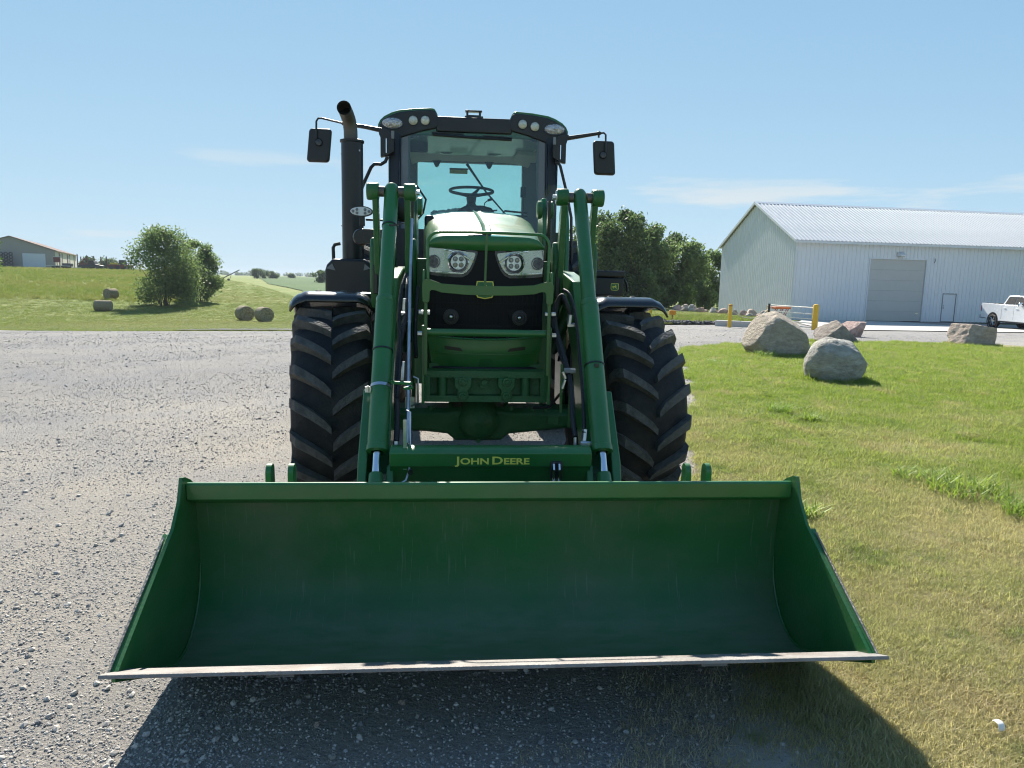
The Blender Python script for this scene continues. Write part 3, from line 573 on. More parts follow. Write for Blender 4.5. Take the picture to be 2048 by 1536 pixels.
# --- loader arms, one on each side
def seg(P0, P1, w, h, x):      # box section beam between two (depth,height) points
    a = Vector(P0); b = Vector(P1); t = (b - a).normalized(); nrm = Vector((-t.y, t.x)) * (h / 2)
    return [tuple(a + nrm), tuple(b + nrm), tuple(b - nrm), tuple(a - nrm)]
for s in (-1, 1):
    X = s * .552
    m = MB()
    arm = [(3.02, .24), (3.08, .18), (3.22, .18), (3.62, .36), (3.88, .68), (4.18, 1.10), (4.48, 1.34), (4.75, 1.42), (5.45, 1.44), (5.48, 1.55), (5.38, 1.58), (4.66, 1.56), (4.20, 1.50), (4.02, 1.28), (3.73, .85), (3.54, .52), (3.24, .40), (3.04, .34)]
    m.prism(arm, 'x', X - .046, X + .046)
    ARM = tp(m, 'loader_arm', 'green_paint', bevel=.008); ARM['label'] = 'green loader arm beside the left front tyre' if s < 0 else 'green loader arm beside the right front tyre'
    # lower outer side plate of the arm
    m = MB(); m.prism([(3.30, .38), (3.52, .42), (3.76, .80), (3.74, .92), (3.66, .93), (3.40, .62)], 'x', X + s * .047, X + s * .092); tp(m, 'stiffener_plate', 'green_paint', ARM, bevel=.006)
    m = MB(); m.prism([(3.30, .44), (3.42, .38), (3.54, .50), (3.50, .60), (3.4, .60)], 'x', X - s * .047, X - s * .08); tp(m, 'stiffener_plate', 'green_paint', ARM, bevel=.004)
    for d in (-1, 1):   # the two upright link plates that carry the cylinder head
        xc = X + d * .092
        m = MB(); m.prism([(4.275, 1.965), (4.335, 1.975), (4.42, 1.74), (4.46, 1.66), (4.62, 1.52), (4.60, 1.34), (4.50, 1.32), (4.42, 1.42), (4.375, 1.56), (4.345, 1.70)], 'x', xc - .017, xc + .017); tp(m, 'link_plate', 'green_cast', ARM, bevel=.006)
        xo = xc + d * .012
        m = MB(); m.prism([(4.385, 1.66), (4.43, 1.74), (4.60, 1.64), (4.68, 1.50), (4.62, 1.33), (4.48, 1.31), (4.40, 1.44)], 'x', xo - .034, xo + .034); b_ = tp(m, 'link_casting', 'green_cast', ARM, bevel=.014)
        m = MB(); m.box(xo - .016, xo + .016, 4.388, 4.42, 1.40, 1.575); tp(m, 'slot', 'black_paint', ARM, bevel=.006)
        m = MB(); m.lathe([(0, -.034), (.046, -.034), (.05, -.028), (.05, .028), (.046, .034), (0, .034)], (xc + d * .014, 4.30, 1.99), (1, 0, 0), 24); tp(m, 'pivot_boss', 'green_cast', ARM)
        m = MB(); m.cyl((X + d * .04, 4.30, 1.99), (xc - d * .018, 4.30, 1.99), .03); tp(m, 'pin_spacer', 'exhaust_steel', ARM)
    xi = X - s * .14
    m = MB(); m.lathe([(0, 0), (.04, 0), (.04, .004), (0, .005)], (xi, 4.30, 1.99), (-s, 0, 0), 20); m.lathe([(0, 0), (.016, 0), (.016, .018), (0, .018)], (xi - s * .004, 4.30, 1.99), (-s, 0, 0), 6); tp(m, 'pin_bolt', 'zinc', ARM)
    # bucket cylinder
    A = Vector((X, 4.30, 1.99)); B = Vector((X, 3.42, .665)); D = (B - A).normalized()
    m = MB(); st = A + D * (A - B).length * .455
    m.lathe([(0, -.052), (.018, -.05), (.032, -.042), (.0385, -.028), (.0405, -.01), (.0405, (st - A).length)], A, D, 32)
    CY = tp(m, 'bucket_cylinder', 'green_paint')
    m = MB(); LB = (B - st).length; m.lathe([(.040, -.004), (.0475, -.003), (.0505, .004), (.0505, .03), (.049, .031), (.049, .036), (.0505, .037), (.0505, LB - .03), (.054, LB - .028), (.055, LB), (.03, LB + .004)], st, D, 36); tp(m, 'barrel', 'green_paint', CY)
    m = MB(); m.cyl(B, B + D * .12, .021, n=20); tp(m, 'chrome_rod', 'chrome', CY)
    m = MB(); e0 = B + D * .11; m.lathe([(0, 0), (.03, 0), (.034, .008), (.036, .05), (.04, .075), (.04, .13), (0, .13)], e0, D, 20); tp(m, 'rod_eye', 'green_paint', CY)
    m = MB(); c = B + D * .215; m.cyl((X - .085, c.y, c.z), (X + .085, c.y, c.z), .026); tp(m, 'rod_pin', 'exhaust_steel', CY)
    for d in (-1, 1):
        m = MB(); m.lathe([(0, 0), (.036, 0), (.038, .004), (.038, .026), (.03, .03), (0, .03)], (X + d * .072, c.y, c.z), (d, 0, 0), 20); tp(m, 'pin_cap', 'green_paint', CY)
        m = MB(); m.prism([(c.y - .03, c.z + .02), (c.y + .02, c.z + .034), (c.y + .06, c.z), (3.18, .28), (3.08, .25), (3.05, .34)], 'x', X + d * .06 - .012, X + d * .06 + .012); tp(m, 'tilt_link', 'green_paint', CY, bevel=.004)
    def band(t, r, w, mat, name, ear=True):
        m = MB(); p = A + D * t; m.lathe([(r, -w / 2), (r + .003, -w / 2), (r + .003, w / 2), (r, w / 2)], p, D, 32, closed=True)
        if ear: m.box(p.x - s * (-.0) - .02, p.x + .02, p.y - r - .022, p.y - r + .004, p.z - .008, p.z + .006)
        return tp(m, name, mat, CY)
    Ltot = (B - A).length
    if s < 0:
        m = MB(); p = A + D * (Ltot * .785); m.lathe([(.0507, -.008), (.0535, -.008), (.0535, .008), (.0507, .008)], p, D, 32, closed=True); m.box(p.x - .075, p.x - .045, p.y - .03, p.y - .01, p.z - .022, p.z + .006); m.cyl((p.x - .06, p.y - .035, p.z - .02), (p.x - .06, p.y - .035, p.z + .012), .006, n=8); tp(m, 'hose_clamp', 'zinc', CY)
        band(Ltot * .155, .0412, .008, 'black_plastic', 'cable_tie', False); m = MB(); p = A + D * (Ltot * .155); m.box(p.x + .0, p.x + .012, p.y - .05, p.y - .04, p.z - .01, p.z + .008); m.prism([(p.x + .01, p.z - .004), (p.x + .05, p.z + .004), (p.x + .095, p.z + .018), (p.x + .052, p.z + .014), (p.x + .01, p.z + .006)], 'y', p.y - .046, p.y - .042); tp(m, 'cable_tie', 'black_plastic', CY)
        band(Ltot * .655, .0512, .008, 'black_plastic', 'cable_tie', False)
    else:
        band(Ltot * .70, .0512, .008, 'black_plastic', 'cable_tie', False)
        m = MB(); p = A + D * (Ltot * .70); m.box(p.x - .012, p.x + .010, p.y - .065, p.y - .049, p.z + .0, p.z + .018); tp(m, 'cable_tie', 'black_plastic', CY)
    # lift cylinder under the arm, mast with its head
    m = MB(); m.cyl((X, 5.25, 1.0), (X, 4.55, 1.35), .045); LC = tp(m, 'lift_cylinder', 'green_paint'); m = MB(); m.cyl((X, 4.55, 1.35), (X, 4.3, 1.475), .024); tp(m, 'chrome_rod', 'chrome', LC)
    m = MB(); m.prism([(5.20, .55), (5.55, .55), (5.62, 1.4), (5.58, 2.02), (5.50, 2.10), (5.36, 2.10), (5.26, 1.9), (5.22, 1.2)], 'x', s * .455, s * .487); MA = tp(m, 'loader_mast', 'green_paint', bevel=.006)
    m = MB(); m.prism([(5.20, .55), (5.55, .55), (5.62, 1.4), (5.58, 2.02), (5.50, 2.08), (5.36, 2.08), (5.26, 1.9), (5.22, 1.2)], 'x', s * .62, s * .65); tp(m, 'mast_plate', 'green_paint', MA, bevel=.006)
    for d, xx in ((-1, .448), (1, .495)):
        m = MB(); m.lathe([(0, 0), (.06, 0), (.064, .006), (.064, .028), (.055, .034), (0, .034)], (s * xx, 5.30, 2.01), (d * s, 0, 0), 24); tp(m, 'pivot_boss', 'green_cast', MA)
    m = MB(); m.prism([(5.05, 2.05), (5.09, 2.05), (5.12, 1.80), (5.30, 1.45), (5.26, 1.42), (5.05, 1.75)], 'x', s * .462, s * .482); tp(m, 'hose_bracket', 'black_paint', MA)
# --- torque tube with lettering
m = MB(); m.prism([(3.375, .60), (3.355, .605), (3.352, .672), (3.362, .684), (3.40, .698), (3.43, .696), (3.60, .645), (3.62, .63), (3.62, .50), (3.58, .48), (3.46, .48), (3.42, .50)], 'x', -.488, .488)
TT = tp(m, 'torque_tube', 'green_paint', bevel=.004)
m = MB(); cx = -.178
for body, sz in (('J', .053), ('OHN', .0425), (' ', .03), ('D', .053), ('EERE', .0425)):
    vs, fs = text_mb(body, sz, 1.42, .0012)
    if vs:
        mn = min(v[0] for v in vs); mxx = max(v[0] for v in vs)
        m.add([(cx + v[0] - mn, 3.3515, .619 + v[1]) for v in vs], [tuple(f) for f in fs]); cx += mxx - mn + .0055
    else: cx += .011
LETW = cx
sc_ = (.183 + .178) / (LETW - .0055 + .178)
m.v = [(-.178 + (v[0] + .178) * sc_, v[1], v[2]) for v in m.v]
tp(m, 'lettering', 'yellow_decal', TT, smooth=0)
m = MB(); m.box(.285, .345, 3.338, 3.36, .545, .635); tp(m, 'latch_recess', 'black_paint', TT, bevel=.008)
for x in (.299, .326):
    m = MB(); m.tube([(x, 3.345, .53), (x, 3.325, .545), (x, 3.318, .60), (x, 3.33, .622), (x, 3.345, .61)], .006, 8); tp(m, 'latch_hook', 'chrome', TT)
m = MB(); m.box(.285, .34, 3.30, 3.345, .522, .538); tp(m, 'latch_base', 'zinc', TT)
m = MB(); m.lathe([(0, 0), (.013, 0), (.013, .02), (0, .02)], (-.388, 3.353, .583), (0, -1, 0), 12); tp(m, 'rubber_stop', 'black_plastic', TT)
# --- level indicator rod
m = MB(); m.tube([(-.428, 4.18, 1.83), (-.425, 3.95, 1.45), (-.418, 3.7, 1.07), (-.41, 3.52, .80), (-.408, 3.44, .70)], .0085, 10)
IR = tp(m, 'level_rod', 'zinc')
m = MB(); m.tube([(-.415, 3.46, .86), (-.395, 3.45, .855), (-.392, 3.40, .66), (-.396, 3.36, .58), (-.41, 3.33, .545), (-.46, 3.31, .52), (-.475, 3.29, .49)], .0055, 8); m.box(-.425, -.408, 3.38, 3.40, .585, .83); tp(m, 'wire_guide', 'zinc', IR)
m = MB(); m.tube([(-.50, 3.60, .98), (-.47, 3.53, .985), (-.39, 3.52, .985), (-.385, 3.52, .965), (-.43, 3.52, .958)], .009, 8); tp(m, 'rod_bracket', 'green_paint', IR)

# --- front guard ahead of the nose
def QP(pts): return pts
GPL = [(-.360, 1.470), (-.352, 1.492), (-.335, 1.495), (-.312, 1.492), (-.255, 1.473), (-.13, 1.466), (.0, 1.464), (.13, 1.466), (.25, 1.473), (.315, 1.492), (.335, 1.495), (.352, 1.492), (.360, 1.470), (.358, 1.378), (.346, 1.366), (.326, 1.370), (.321, 1.378), (.318, 1.428), (.31, 1.437), (.29, 1.436), (.255, 1.424), (.13, 1.415), (0, 1.412), (-.13, 1.415), (-.255, 1.424), (-.29, 1.436), (-.31, 1.437), (-.318, 1.428), (-.321, 1.378), (-.326, 1.370), (-.346, 1.366), (-.358, 1.378)]
m = MB(); m.prism(GPL, 'y', 3.936, 3.948); GD = tp(m, 'front_guard', 'green_olive', smooth=30, bevel=.002); GD['label'] = 'olive green guard plate bolted across the grille'
m = MB(); loop = [(-.328, 3.955, 1.47), (-.331, 3.955, 1.68)]
for k in range(7):
    a = math.pi - (math.pi / 2) * k / 6; loop.append((-.268 + .063 * math.cos(a), 3.955, 1.685 + .063 * math.sin(a)))
loop += [(-.1, 3.955, 1.751), (.1, 3.955, 1.751)]
for k in range(7):
    a = math.pi / 2 - (math.pi / 2) * k / 6; loop.append((.268 + .063 * math.cos(a), 3.955, 1.685 + .063 * math.sin(a)))
loop += [(.331, 3.955, 1.68), (.328, 3.955, 1.47)]
m.tube(loop, .0085, 8); tp(m, 'guard_hoop', 'green_paint', GD)
m = MB(); m.tube([(-.012, 3.957, 1.75), (-.018, 3.955, 1.46)], .0065, 8); tp(m, 'guard_bar', 'green_olive', GD)
for s in (-1, 1):
    m = MB(); m.box(s * .340 - .009, s * .340 + .009, 3.95, 3.975, .97, 1.40); tp(m, 'guard_post', 'green_olive', GD, bevel=.002)
    m = MB(); m.box(s * .352 - .006, s * .352 + .006, 3.955, 4.0, 1.40, 1.545); tp(m, 'guard_strap', 'green_paint', GD, bevel=.002)
    m = MB(); m.box(s * .355 - .008, s * .355 + .008, 3.98, 4.10, .80, 1.24); tp(m, 'guard_leg', 'green_paint', GD, bevel=.002)
    for zz, xo in ((1.315, .33), (1.315, .366), (1.197, .372)):
        m = MB(); m.lathe([(0, -.012), (.013, -.012), (.013, .012), (0, .012)], (s * xo, 3.962, zz), (1, 0, 0), 6); tp(m, 'guard_bolt', 'zinc', GD, smooth=20)
m = MB(); m.cyl((-.36, 4.0, 1.203), (.36, 4.0, 1.203), .021, n=20); tp(m, 'guard_crossbar', 'green_paint', GD)

# --- hood and nose
def hood_sec(t):
    ly = 4.27 + 1.85 * t
    w = .345 + .075 * ss(0, .8, t); top = 1.775 + .285 * (t ** .8)
    return ly, w, top
HP = [(0, .0), (.05, .002), (.30, -.002), (.55, -.010), (.72, -.018), (.84, -.030), (.92, -.050), (.97, -.082), (.995, -.135), (1.0, -.30), (.995, -.50)]
def hood_pt(u, v):
    t = max(0, u); ly, w, top = hood_sec(t)
    k = (v - .5) * 2; a = abs(k) * (len(HP) - 1); i = min(len(HP) - 2, int(a)); f = a - i
    x = HP[i][0] + (HP[i + 1][0] - HP[i][0]) * f; z = HP[i][1] + (HP[i + 1][1] - HP[i][1]) * f
    if u <= .02: ly += .0
    lyf = ly - .05 * (1 - min(1, (x / 1.0) ** 2)) * (1 - ss(0, .35, t))
    return (math.copysign(x * w, k), lyf, top + z - .02 * (1 - ss(0, .08, t)))
m = MB(); m.grid(hood_pt, 18, 40, flip=True); HD = tp(m, 'hood', 'hood_paint', smooth=50)
# forehead panel under the front edge of the hood
def fore(u, v):
    x = -.345 + .69 * u; k = x / .345; zt = 1.748 - .052 * (abs(k) ** 9); zb = 1.666 + .012 * k * k
    return (x, 4.262 - .05 * (1 - k * k) - .018 * v * (1 - v) * 4 + .012 * (1 - v), zt + (zb - zt) * (1 - v))
m = MB(); m.grid(lambda u, v: fore(u, v), 30, 8); tp(m, 'nose_panel', 'green_paint', HD, smooth=60)
m = MB()
def spine(u, v):
    ly, w, top = hood_sec(u); prof = [(-.034, .002), (-.026, .012), (-.006, .003), (.006, .003), (.026, .012), (.034, .002)]
    p = prof[int(round(v * 5))]; return (p[0] * (1 - .2 * (1 - u)), ly - .05 * (1 - ss(0, .35, u)) - .004, top + p[1] - .02 * (1 - ss(0, .08, u)))
m.grid(spine, 20, 5, flip=True); tp(m, 'hood_spine', 'green_paint', HD, smooth=40)
for s in (-1, 1):      # pressed crease on the hood top
    m = MB(); m.tube([(s * (.62 - .1 * (1 - t)) * hood_sec(t)[1], hood_sec(t)[0] - .03 * (1 - ss(0, .35, t)), hood_sec(t)[2] - .0145 - .02 * (1 - ss(0, .08, t))) for t in [i / 14 for i in range(1, 15)]], .004, 6); tp(m, 'hood_crease', 'green_paint', HD)
# grille housing: convex dark panel
def gx(x, base=4.275, bow=.045): return base - bow * (1 - (x / .345) ** 2)
def curved_panel(poly_fn, n=24, off=0., thick=.02):
    """poly_fn(u)->(x,zb,zt)"""
    m = MB(); vs = []; fs = []
    for i in range(n + 1):
        x, zb, zt = poly_fn(i / n); y = gx(x) + off
        vs += [(x, y, zb), (x, y, zt), (x, y + thick, zt), (x, y + thick, zb)]
    for i in range(n):
        a = i * 4; b = a + 4
        for j in range(4): fs.append((a + j, b + j, b + (j + 1) % 4, a + (j + 1) % 4))
    fs = [f[::-1] for f in fs]
    fs += [(0, 1, 2, 3)[::-1], tuple(n * 4 + k for k in range(4))]
    return m.add(vs, fs)
GR = tp(curved_panel(lambda u: (-.345 + .69 * u, 1.19, 1.70 - .03 * (1 - (2 * u - 1) ** 2)), off=.012), 'grille', 'grille_black', smooth=40)
for i in range(29):
    x = -.31 + .62 * i / 28; m = MB(); y = gx(x); m.box(x - .003, x + .003, y + .006, y + .014, 1.20, 1.475); tp(m, 'grille_slat', 'grille_black', GR)
for z in (1.225, 1.355, 1.47):
    tp(curved_panel(lambda u: (-.335 + .67 * u, z - .006, z + .006), off=.004, thick=.01), 'grille_rail', 'grille_black', GR)
def on_face(pts, off, thick, name, mat, parent, smooth=30, bevel=0):
    m = MB(); n = len(pts); vs = [(p[0], gx(p[0]) + off, p[1]) for p in pts] + [(p[0], gx(p[0]) + off + thick, p[1]) for p in pts]
    ar = sum(pts[i][0] * pts[(i + 1) % n][1] - pts[(i + 1) % n][0] * pts[i][1] for i in range(n))
    fs = [tuple(range(n)), tuple(range(2 * n - 1, n - 1, -1))] + [(i + n, (i + 1) % n + n, (i + 1) % n, i) for i in range(n)]
    if ar < 0: fs = [f[::-1] for f in fs]
    m.add(vs, fs); return tp(m, name, mat, parent, smooth=smooth, bevel=bevel)
def inset(pts, d):
    n = len(pts); c = Vector((sum(p[0] for p in pts) / n, sum(p[1] for p in pts) / n)); out = []
    for i in range(n):
        a = Vector(pts[i - 1]); b = Vector(pts[i]); e = Vector(pts[(i + 1) % n]); t1 = (b - a).normalized(); t2 = (e - b).normalized()
        n1 = Vector((t1.y, -t1.x)); n2 = Vector((t2.y, -t2.x)); nn = (n1 + n2); nn = nn / max(.4, nn.length_squared) * 2
        q = b + nn * d * .5 * 2 * .5
        if (q - c).length > (b - c).length and d > 0: q = b - nn * d * .5
        out.append((q.x, q.y))
    return out
HL = [(.340, 1.682), (.26, 1.674), (.16, 1.664), (.066, 1.651), (.064, 1.640), (.078, 1.600), (.096, 1.562), (.116, 1.540), (.145, 1.527), (.19, 1.528), (.26, 1.531), (.335, 1.538), (.342, 1.60)]
for s in (-1, 1):
    pts = [(s * p[0], p[1]) for p in HL]
    H_ = on_face(pts, .004, .02, 'headlight', 'lamp_satin', TR if False else None); H_['label'] = 'left headlight unit with warm coloured lamps' if s < 0 else 'right headlight unit with clear lamps'
    # black bezel around
    big = [(s * (.203 + (p[0] - .203) * 1.10), 1.603 + (p[1] - 1.603) * 1.24) for p in HL]; big = [(max(-.344, min(.344, p[0])), p[1]) for p in big]
    on_face(big, .0085, .015, 'bezel', 'black_gloss', H_)
    ix = s * .163; iy = gx(ix)
    m = MB(); m.lathe([(.046, .012), (.049, -.004), (.056, -.012), (.062, -.008), (.065, .01)], (ix, iy, 1.597), (0, 1, 0), 32); tp(m, 'reflector_ring', 'chrome', H_)
    m = MB(); m.lathe([(.0495, .006), (.0495, -.010), (.044, -.014), (.042, .002)], (ix, iy, 1.597), (0, 1, 0), 28); tp(m, 'lamp_ring', 'black_gloss', H_)
    m = MB(); m.lathe([(0, -.004), (.043, -.004), (.044, .004)], (ix, iy, 1.597), (0, 1, 0), 28); tp(m, 'lamp_plate', 'lamp_silver', H_)
    for dx in (-1, 1):
        for dz in (-1, 1):
            m = MB(); m.lathe([(0, -.012), (.007, -.0105), (.0115, -.005), (.012, .0)], (ix + dx * .0175, iy, 1.597 + dz * .0175), (0, 1, 0), 14); tp(m, 'led_lamp', 'led_amber' if (s < 0 and dz < 0) else 'lamp_lens', H_)
            m = MB(); m.lathe([(.012, -.005), (.0145, -.006), (.0145, 0)], (ix + dx * .0175, iy, 1.597 + dz * .0175), (0, 1, 0), 14); tp(m, 'led_ring', 'black_plastic', H_)
    ox = s * .304; oy = gx(ox)
    m = MB(); m.lathe([(.026, .01), (.03, -.004), (.037, -.009), (.04, .008)], (ox, oy, 1.598), (0, 1, 0), 28); tp(m, 'reflector_ring', 'chrome', H_)
    m = MB(); m.lathe([(0, -.016), (.015, -.013), (.026, -.002), (.028, .008)], (ox, oy, 1.598), (0, 1, 0), 24); tp(m, 'side_lamp', 'dark_glass', H_)
    m = MB(); m.lathe([(0, .004), (.028, .006)], (ox, oy, 1.598), (0, 1, 0), 24); tp(m, 'lamp_plate', 'interior_grey', H_)
    # bright trim strip sweeping across the inner corner
    m = MB(); arc = [(s * (.245 - .17 * t), gx(s * (.245 - .17 * t)) - .004, 1.668 - .05 * t * t - .02 * t) for t in [i / 8 for i in range(9)]]; m.tube(arc, .0045, 6); tp(m, 'trim_strip', 'chrome', H_)
    m = MB(); arc = [(s * (.33 - .2 * t), gx(s * (.33 - .2 * t)) - .003, 1.542 - .010 * t) for t in [i / 8 for i in range(9)]]; m.tube(arc, .004, 6); tp(m, 'trim_strip', 'chrome', H_)
    on_face([(s * (.203 + (p[0] - .203) * .985), 1.603 + (p[1] - 1.603) * .985) for p in HL], -.020, .004, 'cover_glass', 'clear_glass', H_)
    # fog lamp in the grille
    fx = s * .2025; fy = gx(fx)
    m = MB(); m.lathe([(0, .004), (.012, -.002), (.018, -.008), (.03, -.006), (.032, -.014), (.044, -.012), (.046, .01)], (fx, fy - .006, 1.278), (0, 1, 0), 32); FG = tp(m, 'fog_lamp', 'black_plastic')
    m = MB(); m.lathe([(0, -.013), (.008, -.011), (.011, -.004)], (fx, fy - .004, 1.278), (0, 1, 0), 14); tp(m, 'bulb', 'lamp_silver', FG)
    on_face([(fx - s * .075, 1.325), (fx + s * .08, 1.325), (fx + s * .095, 1.31), (fx + s * .02, 1.228), (fx - s * .03, 1.228), (fx - s * .055, 1.27)], -.003, .01, 'lamp_pocket', 'grille_black', FG)
# emblem
def emblem(parent_fn, cx, cz, w, h, yfn):
    sh = [(-.46, .5), (.46, .5), (.5, .3), (.5, -.25), (.42, -.42), (0, -.5), (-.42, -.42), (-.5, -.25), (-.5, .3)]
    E_ = parent_fn([(cx + p[0] * w, cz + p[1] * h) for p in sh], 0., 'emblem', 'yellow_decal')
    parent_fn([(cx + p[0] * w * .88, cz + p[1] * h * .88) for p in sh], -.002, 'emblem_field', 'green_paint', E_)
    deer = [(-.40, .02), (-.30, .10), (-.16, .13), (-.02, .12), (.05, .20), (.02, .34), (.06, .36), (.11, .22), (.17, .20), (.26, .14), (.24, .08), (.14, .09), (.12, .0), (.20, -.10), (.36, -.24), (.33, -.28), (.14, -.14), (.04, -.06), (-.10, -.04), (-.20, -.14), (-.12, -.26), (-.15, -.28), (-.27, -.15), (-.30, -.04), (-.38, -.03)]
    parent_fn([(cx + p[0] * w * .9, cz + p[1] * h * .9 + h * .02) for p in deer], -.004, 'emblem_deer', 'yellow_decal', E_)
emblem(lambda pts, o, n, mt, par=None: on_face(pts, -.014 + o, .003, n, mt, par), -.006, 1.438, .104, .104, None)
# lower valance with slots
def val(u, v):
    x = (-.34 + .68 * u) * (1 - .08 * (1 - v)); return (x, 4.245 - .05 * (1 - (x / .345) ** 2) + .03 * (1 - v) - .012 * math.sin(math.pi * v), .978 + (1.165 - .978) * v - .018 * (1 - (2 * u - 1) ** 2) * v)
m = MB(); m.grid(val, 24, 8); VA = tp(m, 'lower_valance', 'green_paint', smooth=50)
m = MB(); m.tube([val(u, .50)[0:1] + (val(u, .50)[1] - .004,) + (val(u, .50)[2],) for u in [i / 20 for i in range(1, 20)]], .0035, 6); tp(m, 'crease', 'green_paint', VA)
for s in (-1, 1):
    a = .5 + s * .36; b = .5 + s * .22
    pts = [(a, .74), (b, .70), (b - s * .02, .58), (a, .62)]
    m = MB(); m.add([(val(u, v)[0], val(u, v)[1] - .003, val(u, v)[2]) for u, v in pts], [(0, 1, 2, 3) if s > 0 else (3, 2, 1, 0)]); tp(m, 'slot', 'black_paint', VA)
m = MB(); m.add([(val(u, v)[0], val(u, v)[1] - .003, val(u, v)[2]) for u, v in [(.44, .06), (.58, .06), (.565, .34), (.455, .34)]], [(0, 1, 2, 3)]); tp(m, 'plug', 'green_cast', VA)
m = MB(); m.tube([(val(u, 0)[0], val(u, 0)[1] - .008, .976) for u in [i / 20 for i in range(21)]], .009, 8); tp(m, 'rubber_strip', 'black_plastic', VA)
m = MB(); m.tube([(val(u, 1)[0], val(u, 1)[1] - .004, val(u, 1)[2] + .004) for u in [i / 20 for i in range(21)]], .006, 8); tp(m, 'valance_lip', 'green_paint', VA)
for i in range(9):
    u = .12 + .76 * i / 8; p = val(u, 1); m = MB(); m.ball((p[0], p[1] - .003, p[2] + .009), .008, 8, 6); tp(m, 'rivet', 'black_plastic', VA)
# weight carrier
m = MB(); X0, X1, Z0, Z1 = -.349, .349, .796, .976; a0, a1, b0, b1 = -.318, .32, .832, .938
for x0, x1, z0, z1 in ((X0, X1, b1, Z1), (X0, X1, Z0, b0), (X0, a0, b0, b1), (a1, X1, b0, b1)): m.box(x0, x1, 4.085, 4.20, z0, z1)
WC = tp(m, 'weight_carrier', 'green_cast'); WC['label'] = 'cast green front weight with four bolts'
m = MB(); m.box(a0, a1, 4.15, 4.22, b0, b1); tp(m, 'recess_plate', 'green_cast', WC)
for x in (-.13, .122):
    m = MB(); m.prism([(x - .05, b1), (x + .05, b1), (x + .05, .885), (x + .03, .865), (x + .035, .83), (x + .018, .806), (x - .018, .806), (x - .035, .83), (x - .03, .865), (x - .05, .885)], 'y', 4.075, 4.16); tp(m, 'bolt_bracket', 'green_cast', WC, bevel=.006)
    for z in (.918, .832):
        m = MB(); m.lathe([(0, 0), (.024, 0), (.026, .004), (.026, .012)], (x, 4.062, z), (0, 1, 0), 24); m.lathe([(0, -.014), (.012, -.014), (.014, -.010), (.014, .0)], (x, 4.062, z), (0, 1, 0), 6); tp(m, 'bolt', 'green_cast', WC, smooth=25)
for x in (-.25, .235):
    m = MB(); m.cyl((x, 4.12, b0), (x, 4.12, b1), .028, n=16); tp(m, 'rib', 'green_cast', WC)
m = MB(); m.lathe([(0, 0), (.016, 0), (.018, .006), (.018, .05)], (-.006, 4.11, .905), (0, 1, 0), 20); m.box(-.03, .018, 4.128, 4.15, .87, .938); tp(m, 'tow_boss', 'green_cast', WC)
vs, fs = text_mb('JD 110KG', .021, 1.25, .0006, .0008); m = MB(); m.add([(-.268 + v[0], 4.0845 - v[2], .949 + v[1]) for v in vs], fs); tp(m, 'cast_lettering', 'green_cast', WC, smooth=0)
# front frame, engine block sides, axle
m = MB()
for s in (-1, 1): m.prism([(4.25, .82), (5.8, .70), (5.8, 1.05), (4.7, 1.08), (4.25, 1.0)], 'x', s * .27, s * .33)
FR = tp(m, 'front_frame', 'green_cast')
for s in (-1, 1):
    m = MB(); m.prism([(4.36, .86), (4.42, .86), (4.55, .93), (4.60, 1.15), (4.60, 1.62), (4.50, 1.62), (4.46, 1.2)], 'x', s * .335, s * .425); tp(m, 'side_shield', 'green_olive', FR, bevel=.01)
m = MB(); m.box(-.29, .29, 4.6, 6.4, .72, 1.62); EN = tp(m, 'engine', 'black_paint', bevel=.03)
m = MB(); m.box(-.335, .335, 4.38, 4.6, 1.0, 1.70); tp(m, 'radiator', 'black_paint', EN)
for s in (-1, 1):
    m = MB(); m.box(s * .30, s * .40, 4.9, 6.2, 1.25, 1.62); tp(m, 'side_panel', 'black_plastic', EN, bevel=.01)
for i in range(4):
    m = MB(); z = 1.1 + .1 * i; m.tube([(-.36, 4.7, z), (-.42, 4.85, z + .06), (-.40, 5.2, z + .02), (-.33, 5.6, z + .1)], .018, 8); tp(m, 'engine_hose', 'hose', EN)
m = MB()
axl = [(-.66, .655, .535), (-.50, .66, .505), (-.36, .66, .50), (-.22, .66, .485), (-.165, .67, .44), (.135, .67, .44), (.19, .66, .485), (.34, .66, .50), (.50, .655, .515), (.66, .655, .535)]
vs = []; fs = []
for x, zt, zb in axl: vs += [(x, 4.62, zb + .02), (x, 4.60, zt - .03), (x, 4.64, zt), (x, 4.84, zt), (x, 4.88, zt - .03), (x, 4.86, zb + .02), (x, 4.82, zb), (x, 4.66, zb)]
for i in range(len(axl) - 1):
    for j in range(8): fs.append((i * 8 + j, i * 8 + (j + 1) % 8, (i + 1) * 8 + (j + 1) % 8, (i + 1) * 8 + j))
fs += [tuple(range(7, -1, -1)), tuple((len(axl) - 1) * 8 + k for k in range(8))]
m.add(vs, fs); AX = tp(m, 'front_axle', 'green_cast', bevel=.01)
m = MB(); m.lathe([(0, -.2), (.07, -.19), (.125, -.14), (.145, -.06), (.15, .06), (.15, .2)], (-.015, 4.72, .58), (0, 1, 0), 32); tp(m, 'differential_housing', 'green_cast', AX)
for x in (-.20, .17): m = MB(); m.lathe([(.10, -.012), (.115, -.012), (.115, .012), (.10, .012)], (x, 4.72, .585), (1, 0, 0), 28, closed=True); tp(m, 'flange', 'green_cast', AX)
m = MB(); m.lathe([(0, -.01), (.014, -.01), (.016, 0)], (-.02, 4.545, .462), (0, 1, 0), 6); tp(m, 'drain_plug', 'green_cast', AX)
for x in (-.33, .20, .34, .43): m = MB(); m.lathe([(0, .02), (.018, .02), (.02, 0), (.02, -.03)], (x, 4.64, .655), (0, 0, 1), 12); tp(m, 'grease_cap', 'green_cast', AX)
